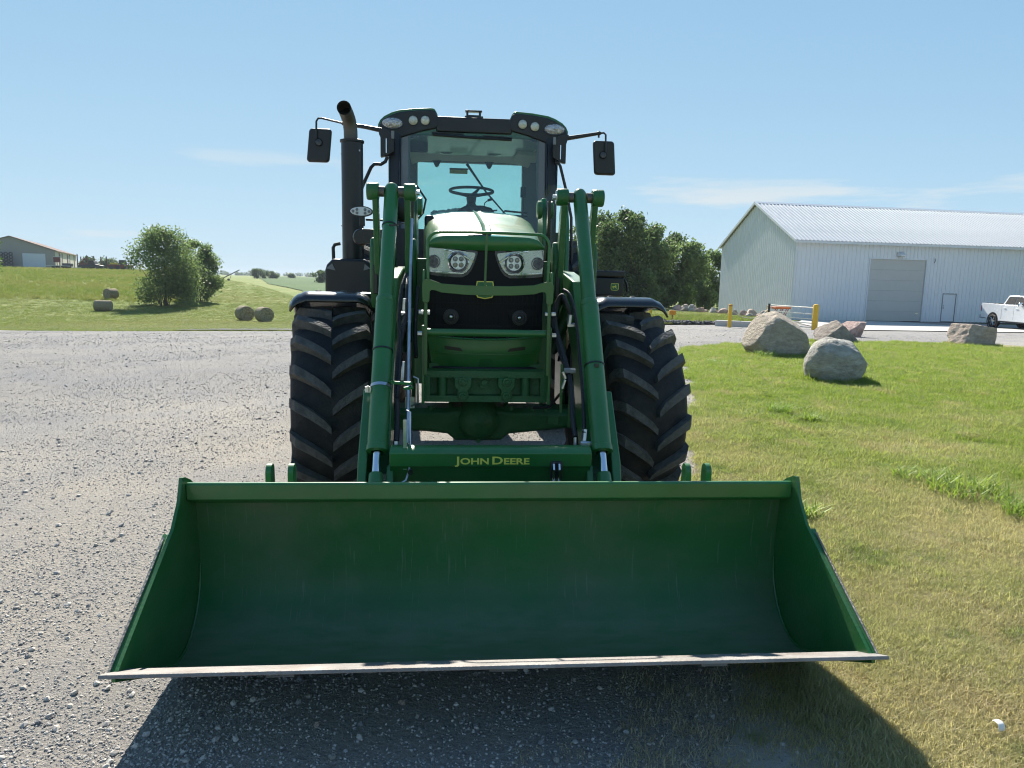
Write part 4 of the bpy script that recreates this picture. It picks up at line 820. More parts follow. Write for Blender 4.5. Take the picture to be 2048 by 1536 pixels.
m = MB(); m.box(.44, .51, 4.592, 4.606, .565, .615); tp(m, 'casting_plate', 'green_cast', AX)
m = MB(); m.tube([(.33, 4.55, .68), (.44, 4.55, .685), (.50, 4.53, .77), (.53, 4.5, .80)], .009, 8); tp(m, 'brake_pipe', 'black_paint', AX)

# --- wheels
def tyre_profile(Rc, W, Rr):
    h = W / 2
    half = [(Rc, 0), (Rc - .002, h * .35), (Rc - .010, h * .65), (Rc - .026, h * .86), (Rc - .055, h * .98), (Rc - .10, h * 1.02), (Rc - .16, h * .98), (Rr + .05, h * .86), (Rr + .012, h * .74), (Rr, h * .70)]
    return [(r, -x) for r, x in half[::-1]] + half[1:]
def lug_mesh(Rc, W, Hl, side, wid, sweep, name, n=7):
    h = W / 2; vs = []; fs = []
    for i in range(n + 1):
        t = i / n; x = side * (.004 + (h * 1.02 - .004) * t)
        drop = .026 * (t ** 3); rb = Rc - .012 - .05 * max(0, t - .55) / .45 * max(0, t - .55) / .45
        rt = Rc + Hl - .012 * t * t - (.05 if i == n else 0)
        rb -= (.07 if i == n else 0)
        th = sweep * (t ** .82)             # outer end leads
        w0 = wid * (1.0 + .25 * t) * (.75 if i == 0 else 1); w1 = w0 * .74
        tx = Vector((1, 0))
        for (rr, ww) in ((rb, w0), (rt, w1)):
            for sg in (-1, 1):
                a = th + sg * ww / 2 / Rc
                vs.append((x, -rr * math.cos(a), rr * math.sin(a)))
    for i in range(n):
        a = i * 4; b = a + 4
        q = [(a + 2, a + 3, b + 3, b + 2), (a, a + 2, b + 2, b), (a + 3, a + 1, b + 1, b + 3)]
        fs += q
    fs += [(0, 1, 3, 2), (n * 4, n * 4 + 2, n * 4 + 3, n * 4 + 1)]
    if side > 0: fs = [f[::-1] for f in fs]
    mb = MB(); mb.add(vs, fs); me = mb.mesh(name, 40); me.materials.append(MATS['rubber_worn']); return me
STEER = R(8.0)
Rc, W_, NL = .612, .47, 19
lugL = lug_mesh(Rc, W_, .046, -1, .062, .26, 'tread_lug'); lugR = lug_mesh(Rc, W_, .046, 1, .062, .26, 'tread_lug')
for s in (-1, 1):
    wm = MB(); wm.lathe(tyre_profile(Rc, W_, .37), (0, 0, 0), (1, 0, 0), 72)
    me = wm.mesh('front_wheel', 40)
    Wh = obj('front_wheel', me, 'rubber', TR, (-.968 if s < 0 else .952, 0, Rc + .046 - .008), (0, 0, STEER))
    Wh['label'] = 'left front tyre seen straight on' if s < 0 else 'right front tyre steered so its edge lugs show'
    rim = MB(); rim.lathe([(.37, -.17), (.385, -.175), (.36, -.15), (.34, -.05), (.20, -.03), (.18, .02), (.0, .02), (.0, .04), (.20, .05), (.33, .02), (.34, .1), (.36, .15), (.385, .175), (.37, .17)], (0, 0, 0), (1, 0, 0), 40)
    rim.build('rim', 'yellow_paint', Wh)
    hb = MB(); hb.cyl((-s * .32, 0, 0), (s * .16, 0, 0), .13); hb.build('hub', 'green_cast', Wh)
    hb = MB(); hb.lathe([(.0, 0), (.36, 0), (.372, .01), (.36, .02), (0, .02)], (-s * .15, 0, 0), (1, 0, 0), 32); hb.build('rim_shade_disc', 'black_paint', Wh)  # black disc added as painted shade over the inner side of the rim
    for k in range(NL):
        for sd, lm in ((-1, lugL), (1, lugR)):
            o = obj('tread_lug', lm, None, Wh, (0, 0, 0), ((k + (.5 if sd > 0 else 0) + .15) * 2 * math.pi / NL, 0, 0))
Rcr, Wr = .91, .58
for s in (-1, 1):
    wm = MB(); wm.lathe(tyre_profile(Rcr, Wr, .5), (0, 0, 0), (1, 0, 0), 72)
    Wh = obj('rear_wheel', wm.mesh('rear_wheel', 40), 'rubber', TR, (s * .935, 7.47 - LY0, Rcr + .045), (0, 0, 0))
    rim = MB(); rim.lathe([(.5, -.2), (.51, -.2), (.47, -.15), (.46, .0), (.2, .03), (0, .03), (0, .06), (.2, .06), (.46, .05), (.47, .15), (.51, .2), (.5, .2)], (0, 0, 0), (1, 0, 0), 40); rim.build('rim', 'yellow_paint', Wh)
    la = lug_mesh(Rcr, Wr, .05, -1, .07, .24, 'tread_lug'); lb = lug_mesh(Rcr, Wr, .05, 1, .07, .24, 'tread_lug')
    for k in range(20):
        for sd, lm in ((-1, la), (1, lb)): obj('tread_lug', lm, None, Wh, (0, 0, 0), ((k + (.5 if sd > 0 else 0)) * 2 * math.pi / 20, 0, 0))
m = MB(); m.box(-.7, .7, 7.4, 7.6, .84, 1.05); m.box(-.26, .26, 6.4, 7.9, .66, 1.25); tp(m, 'transmission', 'black_paint', bevel=.02)
# front fenders
for s in (-1, 1):
    def fen(u, v):
        ph = R(-13 + 82 * u); k = (v - .5) * 2; x = k * .262
        rad = .735 - .055 * max(0, abs(k) - .72) / .28 * max(0, abs(k) - .72) / .28 + (.012 if abs(k) < .72 else 0)
        rad -= .04 * ss(.06, 0, u)
        return Vector((x, rad * math.sin(ph), rad * math.cos(ph)))
    m = MB(); m.grid(lambda u, v: tuple(fen(u, v)), 26, 22, flip=True)
    F_ = m.build('front_fender', 'black_gloss', TR, (-.968 if s < 0 else .952, 0, .655), smooth=60); F_.rotation_euler = (0, 0, STEER)
    F_['label'] = 'black plastic fender over the left front tyre' if s < 0 else 'black plastic fender over the right front tyre'
    sol = F_.modifiers.new('thickness', 'SOLIDIFY'); sol.thickness = .012
    for xx in (-.09, .07):
        m = MB(); m.lathe([(0, .008), (.016, .007), (.022, 0)], (xx, .02, .746), (0, 0, 1), 14); m.build('rivet', 'black_plastic', F_)
    m = MB(); m.tube([(-s * .35, .02, .10), (-s * .34, .02, .60), (-s * .24, .02, .725), (0, .02, .728)], .02, 8); m.build('fender_stay', 'black_paint', F_)
# --- exhaust on the left
m = MB()
prof = [(-1.205, 1.30), (-1.205, 1.545), (-1.19, 1.59), (-1.145, 1.637), (-.89, 1.637), (-.845, 1.60), (-.825, 1.545), (-.825, 1.30)]
m.prism(prof, 'y', 5.85, 6.42); EX = tp(m, 'exhaust_box', 'black_paint', bevel=.02, seg=3)
m = MB(); m.prism([(-1.145, 1.60), (-1.19, 1.56), (-1.12, 1.545)], 'y', 5.838, 5.848); m.prism([(-.89, 1.60), (-.845, 1.565), (-.90, 1.55)], 'y', 5.838, 5.848); tp(m, 'box_facet', 'interior_grey', EX)
m = MB(); m.lathe([(.0, .0), (.094, .0), (.094, .01), (.0885, .012), (.0885, .95), (.098, .955), (.098, .972), (.09, .975), (.06, .972)], (-1.027, 6.2, 1.635), (0, 0, 1), 40); ST = tp(m, 'exhaust_stack', 'black_paint'); ST['label'] = 'tall black exhaust stack with curved steel pipe'
path = [(-1.037, 6.2, 2.60), (-1.038, 6.2, 2.68), (-1.041, 6.19, 2.725), (-1.047, 6.165, 2.765), (-1.055, 6.12, 2.797), (-1.060, 6.06, 2.815), (-1.062, 6.01, 2.820)]
m = MB(); m.tube(path, .056, 24, caps=False); m.tube([(p[0], p[1], p[2]) for p in path[::-1]], .0525, 24, caps=False); tp(m, 'outlet_pipe', 'exhaust_steel', ST)
m = MB(); m.lathe([(0, 0), (.0525, 0)], (-1.056, 6.115, 2.797), (0, -1, .3), 24); tp(m, 'pipe_bore', 'pipe_black', ST)  # near-black disc set a little way inside the open pipe end
m = MB(); m.lathe([(.0525, -.002), (.0565, -.002), (.0565, .003), (.0525, .003)], (-1.062, 6.008, 2.8205), (-.05, -1, .14), 28, closed=True); tp(m, 'pipe_rim', 'pipe_black', ST)
for z, x in ((2.52, -.962), (2.50, -1.115), (1.92, -1.118)):
    m = MB(); m.lathe([(0, .006), (.007, .005), (.008, 0)], (x, 6.2 - (.06 if x > -1 else 0), z), (1 if x > -1 else -1, -.9 if x > -1 else 0, 0), 8); tp(m, 'screw', 'zinc', ST)
m = MB(); m.tube([(-1.165, 6.05, 1.60), (-1.168, 6.05, 1.73), (-1.155, 6.05, 1.755), (-1.11, 6.05, 1.765)], .014, 10); tp(m, 'grab_handle', 'black_paint', EX)
# rear tank seen past the stack
m = MB(); m.prism([(7.0, 1.30), (7.0, 1.62), (7.2, 1.82), (7.7, 1.90), (8.2, 1.80), (8.4, 1.5), (8.4, 1.3)], 'x', -1.24, -.90); tp(m, 'rear_fender', 'green_paint', bevel=.04, seg=4)
m = MB(); m.prism([(7.0, 1.30), (7.0, 1.62), (7.2, 1.82), (7.7, 1.90), (8.2, 1.80), (8.4, 1.5), (8.4, 1.3)], 'x', .78, 1.22); tp(m, 'rear_fender', 'green_paint', bevel=.04, seg=4)
# oval lamp plate beside the stack
def ell(cx, cz, rx, rz, y0, y1, n=36): m = MB(); m.prism([(cx + rx * math.cos(2 * math.pi * k / n), cz + rz * math.sin(2 * math.pi * k / n)) for k in range(n)], 'y', y0, y1); return m
OV = tp(ell(-.886, 1.988, .088, .040, 5.60, 5.625), 'socket_plate', 'black_plastic', smooth=30)
tp(ell(-.886, 1.988, .079, .032, 5.594, 5.602), 'plate_face', 'decal_white', OV, smooth=30)
for dx, dz in ((-.060, 0), (-.030, .013), (-.030, -.013), (.030, .013), (.030, -.013), (.060, 0)):
    m = MB(); m.lathe([(0, .001), (.008, 0), (.0105, .006), (.011, .012)], (-.886 + dx, 5.584, 1.988 + dz), (0, 1, 0), 12); tp(m, 'socket', 'interior_grey', OV)
m = MB(); m.box(-.90, -.86, 5.61, 5.63, 1.88, 1.955); m.lathe([(0, -.02), (.055, -.02), (.065, 0), (.065, .05)], (-.89, 5.64, 1.80), (0, 1, 0), 24); m.box(-.88, -.70, 5.61, 5.68, 1.75, 1.86); m.box(-.86, -.66, 5.66, 5.69, 1.925, 1.94); tp(m, 'socket_bracket', 'black_paint', OV, bevel=.004)
m = MB(); m.prism([(-.73, 1.40), (-.69, 1.43), (-.62, 1.45), (-.62, 1.36), (-.66, 1.345), (-.71, 1.36)], 'y', 5.30, 5.31); TG = tp(m, 'warning_tag', 'decal_white'); m = MB(); m.lathe([(0, 0), (.018, 0)], (-.665, 5.298, 1.385), (0, -1, 0), 14); tp(m, 'tag_dot', 'decal_red', TG)
# tool box on the right
m = MB(); m.box(.80, 1.105, 5.40, 5.85, 1.395, 1.535); TB = tp(m, 'tool_box', 'black_plastic', bevel=.012, seg=3); TB['label'] = 'black tool box with small deer emblem'
m = MB(); m.box(.795, 1.112, 5.392, 5.858, 1.537, 1.585); tp(m, 'lid', 'black_plastic', TB, bevel=.010, seg=3)
m = MB(); m.tube([(1.108, 5.42, 1.53), (1.135, 5.42, 1.48), (1.14, 5.42, 1.42), (1.12, 5.42, 1.40)], .008, 8); tp(m, 'strap', 'black_plastic', TB)
def flat_y(pts, y, t, name, mat, par): m = MB(); m.prism(pts, 'y', y - t, y); return tp(m, name, mat, par, smooth=0)
emblem(lambda pts, o, n, mt, par=None: flat_y(pts, 5.3985 + o * .6, .001, n, mt, par if par else TB), 1.035, 1.463, .062, .055, None)
m = MB(); m.box(.42, .80, 5.5, 6.4, 1.0, 1.36); tp(m, 'battery_box', 'black_plastic', bevel=.02)

# --- cab
m = MB()
POD = [(-.900, 2.865), (-.895, 2.905), (-.875, 2.945), (-.84, 2.98), (-.77, 3.018), (-.70, 3.042), (-.55, 3.062), (-.40, 3.072), (-.372, 3.064), (-.355, 3.04), (-.343, 2.99), (-.335, 2.935), (-.36, 2.905), (-.50, 2.872), (-.62, 2.832), (-.74, 2.79), (-.80, 2.79), (-.87, 2.80), (-.895, 2.83)]
roof = [(p[0] * 1.012, p[1] + .022) for p in POD[1:10]] + [(-.335, 3.008)]
roofpoly = [(-.905, 2.87)] + roof + [(-p[0], p[1]) for p in roof[::-1]] + [(.905, 2.87), (.88, 2.84), (-.88, 2.84)]
CB = None
m.prism(roofpoly, 'y', 7.10, 8.72); ROOF = tp(m, 'cab_roof', 'green_paint', bevel=.012, seg=3)
for s in (-1, 1):
    pts = [(-s * p[0] if s > 0 else p[0], p[1]) for p in POD]
    if s > 0: pts = [(-p[0], p[1]) for p in POD]
    m = MB(); m.prism(pts, 'y', 7.08, 7.30); PD = tp(m, 'light_pod', 'black_plastic', ROOF, bevel=.012, seg=3)
    PDm = PD
    c_ = (s * .769, 2.935)
    m = ell(c_[0], c_[1], .105, .055, 7.066, 7.085); tp(m, 'lamp_bezel', 'black_gloss', ROOF)
    m = MB(); m.lathe([(0, -.022), (.4, -.018), (.8, -.008), (1., .0)], (0, 0, 0), (0, 1, 0), 32); m.v = [(c_[0] + v[0] * .094, 7.066 + v[1], c_[1] + v[2] * .046) for v in m.v]; tp(m, 'turn_lamp', 'lamp_facet', ROOF)
    for x, z in (((-.575, 2.967), (-.462, 2.972)) if s < 0 else ((.462, 2.972), (.580, 2.955))):
        m = MB(); m.lathe([(.043, .01), (.046, -.004), (.049, .01)], (x, 7.075, z), (0, 1, 0), 28); tp(m, 'lamp_bezel', 'black_gloss', ROOF)
        m = MB(); m.lathe([(0, -.012), (.02, -.010), (.035, -.004), (.043, .004)], (x, 7.072, z), (0, 1, 0), 28); tp(m, 'work_lamp', 'lamp_lens', ROOF)
    # visor under the pod
m = MB(); m.box(-.36, .36, 7.082, 7.26, 2.875, 3.018); tp(m, 'roof_beam', 'black_plastic', ROOF, bevel=.015, seg=3)
m = MB(); m.prism([(-.62, 2.90), (.62, 2.90), (.62, 2.80), (.45, 2.86), (-.45, 2.86), (-.62, 2.80)], 'y', 7.108, 7.16); tp(m, 'roof_fascia', 'black_plastic', ROOF)
m = MB(); m.box(-.09, .085, 7.10, 7.22, 3.0, 3.035); m.box(-.075, -.055, 7.12, 7.18, 3.03, 3.088); m.box(.045, .065, 7.12, 7.18, 3.03, 3.088); m.box(-.085, .075, 7.12, 7.18, 3.078, 3.092); m.box(-.07, .06, 7.13, 7.18, 3.03, 3.05); tp(m, 'camera_bracket', 'black_plastic', ROOF, bevel=.003)
# frame pillars
for s in (-1, 1):
    m = MB(); vs = []
    def post(x0, x1, ya, yb, z0, z1, dy=.07):
        vs = [(s * x0, ya, z0), (s * x1, ya, z0), (s * x1, ya + dy, z0), (s * x0, ya + dy, z0), (s * x0, yb, z1), (s * x1, yb, z1), (s * x1, yb + dy, z1), (s * x0, yb + dy, z1)]
        mb = MB(); fs = [(0, 3, 2, 1), (4, 5, 6, 7), (0, 1, 5, 4), (1, 2, 6, 5), (2, 3, 7, 6), (3, 0, 4, 7)]
        if s < 0: fs = [f[::-1] for f in fs]
        return mb.add(vs, fs)
    P_ = tp(post(.69, .795, 6.84, 7.08, 1.25, 2.86), 'front_pillar', 'black_paint', bevel=.012)
    tp(post(.605, .692, 6.86, 7.10, 1.25, 2.86, .05), 'pillar_trim', 'interior_grey', P_, bevel=.01)
    m = MB(); m.cyl((s * .70, 6.835, 1.4), (s * .70, 7.075, 2.80), .008, n=8); tp(m, 'pillar_seal', 'black_gloss', P_)
    tp(post(.72, .80, 7.95, 7.98, 1.55, 2.86, .06), 'door_pillar', 'black_paint', bevel=.01)
    tp(post(.60, .80, 8.42, 8.45, 1.62, 2.86, .12), 'rear_pillar', 'interior_grey', bevel=.015)
    # door glass
    m = MB(); m.box(s * .797 - .003, s * .797 + .003, 7.0, 7.95, 1.55, 2.84); tp(m, 'door_glass', 'cab_glass')
    m = MB(); m.box(s * .797 - .003, s * .797 + .003, 8.02, 8.45, 1.9, 2.84); tp(m, 'side_glass', 'cab_glass')
    # mirror bracket
    m = MB(); m.prism([(s * .895, 2.87), (s * .80, 2.86), (s * .745, 2.80), (s * .745, 2.66), (s * .80, 2.62), (s * .87, 2.605), (s * .87, 2.78)], 'y', 6.96, 7.02); MBK = tp(m, 'mirror_bracket', 'black_paint', bevel=.006)
    m = MB(); m.box(s * .815 - .004, s * .815 + .004, 6.945, 6.96, 2.64, 2.77); tp(m, 'bracket_pin', 'chrome', MBK)
    m = MB(); m.box(s * .755 - .014, s * .755 + .014, 6.94, 6.955, 2.77, 2.84); tp(m, 'bracket_clip', 'interior_grey', MBK, bevel=.004)
# mirrors
for s in (-1, 1):
    if s < 0:
        arm = [(-.84, 6.99, 2.845), (-1.00, 6.98, 2.87), (-1.22, 6.97, 2.893)]; rod = [(-1.20, 6.97, 2.892), (-1.40, 6.95, 2.928), (-1.43, 6.95, 2.925), (-1.447, 6.95, 2.90), (-1.45, 6.94, 2.74)]; c = (-1.43, 6.965, 2.692); tilt = -.10
        w, h = .205, .30
    else:
        arm = [(.84, 6.99, 2.835), (1.0, 6.98, 2.862), (1.20, 6.97, 2.898)]; rod = [(1.18, 6.97, 2.895), (1.225, 6.955, 2.898), (1.243, 6.95, 2.88), (1.245, 6.94, 2.72)]; c = (1.243, 6.965, 2.672); tilt = .08
        w, h = .205, .315
    m = MB(); m.tube(arm, [.022, .019, .015], 10); ma = tp(m, 'mirror_arm', 'black_paint')
    m = MB(); m.tube(rod, .009, 10); tp(m, 'mirror_rod', 'black_paint', ma)
    m = MB(); m.ball(rod[0], .02, 10, 8); m.cyl((rod[0][0], rod[0][1], rod[0][2] - .04), rod[0], .009, n=8); tp(m, 'arm_joint', 'black_paint', ma)
    pts = []
    for cxs, czs, a0 in ((1, 1, 0), (-1, 1, 90), (-1, -1, 180), (1, -1, 270)):
        for k in range(6):
            a = R(a0 + 90 * k / 5); x = cxs * (w / 2 - .03) + .03 * math.cos(a); z = czs * (h / 2 - .03) + .03 * math.sin(a)
            x += -tilt * s * 0 + (z * (.10 if s < 0 else -.08)); pts.append((c[0] + x, c[2] + z))
    m = MB(); m.prism(pts, 'y', c[1], c[1] + .055); MI = tp(m, 'mirror', 'black_plastic', bevel=.018, seg=3); MI['label'] = 'left wing mirror housing seen from its back' if s < 0 else 'right wing mirror housing seen from its back'
    m = MB(); m.lathe([(0, -.022), (.028, -.02), (.036, -.008), (.036, .01)], (rod[-1][0] + (.02 if s < 0 else -.02), c[1], rod[-1][2] - .025), (0, 1, 0), 24); tp(m, 'mirror_mount', 'black_gloss', MI)
    m = MB(); m.prism([(c[0] + (p[0] - c[0]) * .9, c[2] + (p[1] - c[2]) * .93) for p in pts], 'y', c[1] + .0555, c[1] + .059); tp(m, 'mirror_glass', 'chrome', MI)
# handrails
m = MB(); m.tube([(-.80, 6.9, 2.60), (-.82, 6.9, 2.555), (-.86, 6.9, 2.53), (-.92, 6.9, 2.53), (-.95, 6.9, 2.50), (-1.02, 6.9, 2.35), (-1.08, 6.9, 2.2), (-1.09, 6.9, 1.6)], .016, 10); tp(m, 'handrail', 'black_paint')
m = MB(); m.tube([(.76, 6.9, 2.60), (.79, 6.9, 2.60), (.81, 6.9, 2.57), (.87, 6.9, 2.36), (.93, 6.9, 2.1), (.95, 6.9, 1.6)], .014, 10); tp(m, 'handrail', 'black_paint')
# windscreen, rear window
m = MB(); m.add([(-.62, 6.86, 1.35), (.62, 6.86, 1.35), (.62, 7.10, 2.90), (-.62, 7.10, 2.90), (-.62, 6.866, 1.35), (.62, 6.866, 1.35), (.62, 7.106, 2.90), (-.62, 7.106, 2.90)], [(0, 1, 2, 3), (7, 6, 5, 4), (1, 0, 4, 5), (3, 2, 6, 7), (2, 1, 5, 6), (0, 3, 7, 4)]); WS = tp(m, 'windscreen', 'cab_glass', smooth=0)
m = MB(); m.box(-.62, .60, 8.48, 8.486, 1.75, 2.82); tp(m, 'rear_window', 'rear_glass', smooth=0)
m = MB(); m.box(-.80, .80, 8.44, 8.56, 2.815, 2.90); m.box(-.80, .80, 8.44, 8.56, 1.64, 1.78); tp(m, 'rear_frame', 'interior_grey', bevel=.01)
for x in (-.38, .215):
    m = MB(); m.prism([(x - .06, 2.83), (x + .06, 2.83), (x + .035, 2.79), (x + .018, 2.755), (x, 2.745), (x - .018, 2.755), (x - .035, 2.79)], 'y', 8.40, 8.44); tp(m, 'hinge_cover', 'black_plastic', bevel=.006)
# interior
def hl(u, v):
    x = -.66 + 1.32 * u; y = 7.16 + 1.27 * v; k = abs(2 * u - 1)
    return (x, y, 2.895 - .055 * ss(.25, .9, v) - .02 * ss(.6, 1, v) - .05 * k ** 6)
m = MB(); m.grid(hl, 20, 16); HLN = tp(m, 'headliner', 'headliner', smooth=60)
for x in (-.27, .25):
    m = MB(); n_ = 28; m.lathe([(0, -.004), (.075, -.004), (.082, .0), (.086, .004)], (x, 7.92, 2.858), (0, -.35, -1), n_); tp(m, 'speaker', 'interior_grey', HLN)
m = MB(); m.prism([(.46, 2.81), (.72, 2.79), (.72, 2.85), (.49, 2.865)], 'y', 7.75, 8.2); tp(m, 'roof_console', 'headliner', HLN, bevel=.015)
m = MB(); m.box(-.66, -.45, 7.46, 7.50, 2.745, 2.862); IM = tp(m, 'interior_mirror', 'black_plastic', bevel=.02, seg=3); m = MB(); m.box(-.565, -.545, 7.47, 7.49, 2.86, 2.91); m.box(-.62, -.49, 7.46, 7.50, 2.895, 2.905); tp(m, 'mirror_stem', 'black_plastic', IM)
m = MB(); m.tube([(-.39, 7.08, 2.845), (.0, 7.075, 2.832), (.36, 7.08, 2.825)], .013, 8); WP = tp(m, 'front_wiper', 'black_plastic'); m = MB(); m.tube([(-.40, 7.07, 2.865), (-.10, 7.07, 2.858)], .007, 6); tp(m, 'wiper_blade', 'black_plastic', WP); m = MB(); m.tube([(.08, 7.07, 2.852), (.36, 7.07, 2.84)], .007, 6); tp(m, 'wiper_blade', 'black_plastic', WP)
m = MB(); m.tube([(-.04, 8.45, 2.80), (.18, 8.45, 2.50), (.48, 8.45, 2.18), (.50, 8.45, 2.15)], [.016, .010, .008, .008], 8); tp(m, 'rear_wiper', 'black_plastic')
m = MB(); m.box(-.235, -.03, 8.470, 8.474, 2.69, 2.752); SK = tp(m, 'window_sticker', 'sticker'); m = MB(); m.box(-.235, -.02, 8.466, 8.4695, 2.735, 2.752); tp(m, 'sticker_band', 'sticker_dark', SK)
# steering wheel
C_ = Vector((-.012, 7.30, 2.365)); ax_ = Vector((0, -.30, 1)).normalized(); U_ = Vector((1, 0, 0)); V_ = ax_.cross(U_)
ring = [C_ + (U_ * math.cos(2 * math.pi * k / 40) + V_ * math.sin(2 * math.pi * k / 40)) * .212 for k in range(41)]
m = MB(); m.tube(ring, .0145, 10, caps=False); SW = tp(m, 'steering_wheel', 'black_plastic')
m = MB(); hub = C_ - ax_ * .05
for a in (200, 340, 65): e = C_ + (U_ * math.cos(R(a)) + V_ * math.sin(R(a))) * .205; m.tube([hub, hub.lerp(e, .5) - ax_ * .004, e], [.022, .016, .011], 8)
m.lathe([(0, .012), (.04, .008), (.05, -.02), (.045, -.05), (.035, -.12)], hub, ax_, 20); tp(m, 'wheel_spokes', 'black_plastic', SW)
m = MB(); m.prism([(-.20, 2.10), (-.13, 2.18), (-.06, 2.215), (.10, 2.215), (.18, 2.195), (.21, 2.16), (.22, 2.10)], 'y', 7.16, 7.34); m.tube([(-.012, 7.34, 2.25), (-.012, 7.2, 1.8), (-.012, 7.05, 1.3)], [.05, .09, .12], 12); DS = tp(m, 'dashboard', 'black_plastic', bevel=.02)
m = MB(); m.tube([(.11, 7.25, 2.19), (.12, 7.25, 2.25), (.155, 7.25, 2.275)], .005, 6); m.tube([(.15, 7.25, 2.272), (.195, 7.25, 2.29)], .013, 8); m.tube([(.20, 7.25, 2.175), (.245, 7.25, 2.18)], .008, 6); tp(m, 'column_lever', 'black_plastic', DS)
m = MB(); m.tube([(.52, 7.5, 1.7), (.525, 7.5, 2.35)], .010, 8); m.box(.495, .55, 7.48, 7.52, 2.34, 2.44); tp(m, 'monitor_post', 'black_plastic')
m = MB(); m.tube([(.30, 7.4, 2.15), (.33, 7.4, 2.19), (.56, 7.4, 2.175), (.56, 7.4, 2.14), (.31, 7.4, 2.15)], .010, 8); tp(m, 'console_rail', 'black_plastic')
m = MB()
def wrap(u, v):
    x = -.42 + .30 * u; a = math.pi * v; r_ = .035 + .012 * noise.noise(Vector((u * 9, v * 5, 3)));
    return (x, 7.55 - r_ * 2.2 * math.cos(a), 2.10 + .05 * u + r_ * 2 * math.sin(a) + .012 * noise.noise(Vector((u * 14, v * 8, 1))))
m.grid(wrap, 30, 14, flip=True); tp(m, 'plastic_cover', 'plastic_wrap', smooth=20)
m = MB(); m.box(-.3, .28, 7.75, 8.15, 1.62, 1.82); SEAT = tp(m, 'seat', 'black_plastic', bevel=.06, seg=4)
m = MB(); m.prism([(8.12, 1.75), (8.22, 1.75), (8.32, 2.08), (8.26, 2.11), (8.2, 2.08)], 'x', -.26, .24); tp(m, 'backrest', 'black_plastic', SEAT, bevel=.04, seg=3)
m = MB(); m.box(-.8, .8, 6.95, 8.3, 1.50, 1.55); tp(m, 'cab_floor', 'black_paint')
for s in (-1, 1): m = MB(); m.prism([(6.80, 1.3), (6.82, 1.95), (6.85, 1.95), (6.85, 1.3)], 'x', s * .42, s * .80); tp(m, 'cab_cowl', 'black_plastic')
# tinted side shield and cowl lamp by the right mast
m = MB()
def shield(u, v):
    z = 1.55 + .70 * v; hw = (.085 if v < .8 else .085 * math.sqrt(max(0, 1 - ((v - .8) / .2) ** 2) * .75 + .25))
    return (.60 + (2 * u - 1) * hw, 5.75 + .04 * math.sin(math.pi * u), z)
m.grid(shield, 10, 16); o = tp(m, 'tinted_shield', 'rear_glass', smooth=60)
m = MB(); m.tube([(-.50, 5.6, 2.16), (-.47, 5.6, 2.19), (-.40, 5.6, 2.09), (-.42, 5.6, 1.99), (-.47, 5.6, 1.93)], .008, 8); tp(m, 'cowl_handle', 'black_paint')
m = MB(); m.lathe([(0, -.03), (.06, -.03), (.10, -.01), (.11, .02), (.10, .05)], (-.56, 5.5, 2.02), (0, 1, 0), 20); tp(m, 'air_intake', 'black_plastic')
m = MB(); m.box(-.40, -.33, 5.3, 5.36, 1.55, 1.95); tp(m, 'hood_latch_post', 'black_plastic', bevel=.02)
# hydraulic hoses and fittings
HS = []
def hose(pts, r, name='hydraulic_hose', mat='hose'):
    P = [Vector(p) for p in pts]; out = []
    for i in range(len(P) - 1):
        p0, p1, p2, p3 = P[max(0, i - 1)], P[i], P[i + 1], P[min(len(P) - 1, i + 2)]
        for j in range(6):
            t = j / 6; out.append(.5 * ((2 * p1) + (p2 - p0) * t + (2 * p0 - 5 * p1 + 4 * p2 - p3) * t * t + (3 * p1 - p0 - 3 * p2 + p3) * t ** 3))
    out.append(P[-1]); m = MB(); m.tube(out, r, 10); o = tp(m, name, mat); HS.append(o); return o
h1 = hose([(.47, 3.98, 1.30), (.44, 3.98, 1.38), (.415, 4.0, 1.42), (.39, 4.02, 1.36), (.385, 4.0, 1.25), (.42, 3.9, 1.1), (.44, 3.75, .95), (.43, 3.6, .80), (.43, 3.5, .72)], .013)
h2 = hose([(.44, 4.1, 1.45), (.47, 4.05, 1.42), (.49, 3.95, 1.30), (.495, 3.8, 1.08), (.49, 3.65, .9), (.475, 3.5, .74)], .010)
h3 = hose([(.39, 4.05, 1.38), (.375, 4.05, 1.28), (.40, 3.95, 1.12), (.43, 3.8, 1.0)], .009)
h4 = hose([(-.46, 4.2, 1.50), (-.445, 4.1, 1.46), (-.45, 3.95, 1.30), (-.47, 3.8, 1.15), (-.475, 3.65, .95), (-.465, 3.55, .80), (-.465, 3.48, .70)], .015)
h5 = hose([(-.455, 4.1, 1.52), (-.475, 4.02, 1.44), (-.48, 3.9, 1.30), (-.465, 3.75, 1.1), (-.47, 3.6, .9)], .010)
h6 = hose([(-.40, 4.3, 1.45), (-.405, 4.25, 1.35), (-.41, 4.2, 1.2), (-.40, 4.1, 1.05)], .012)
def fit(p, d, L_, r, par, mat='zinc'):
    m = MB(); p = Vector(p); d = Vector(d).normalized(); m.lathe([(0, 0), (r, 0), (r, L_), (0, L_)], p, d, 6); tp(m, 'hose_fitting', mat, par, smooth=20)
fit((.455, 3.955, 1.26), (.1, 0, 1), .055, .013, h1); fit((.445, 3.955, 1.255), (1, 0, .05), .055, .013, h1); fit((.475, 3.5, .70), (.1, .2, 1), .06, .015, h2); fit((.45, 3.46, .695), (1, 0, 0), .06, .013, h2)
fit((.43, 3.49, .58), (0, .1, 1), .14, .009, h1); fit((.41, 3.80, 1.02), (1, 0, 0), .06, .016, h3, 'interior_grey')
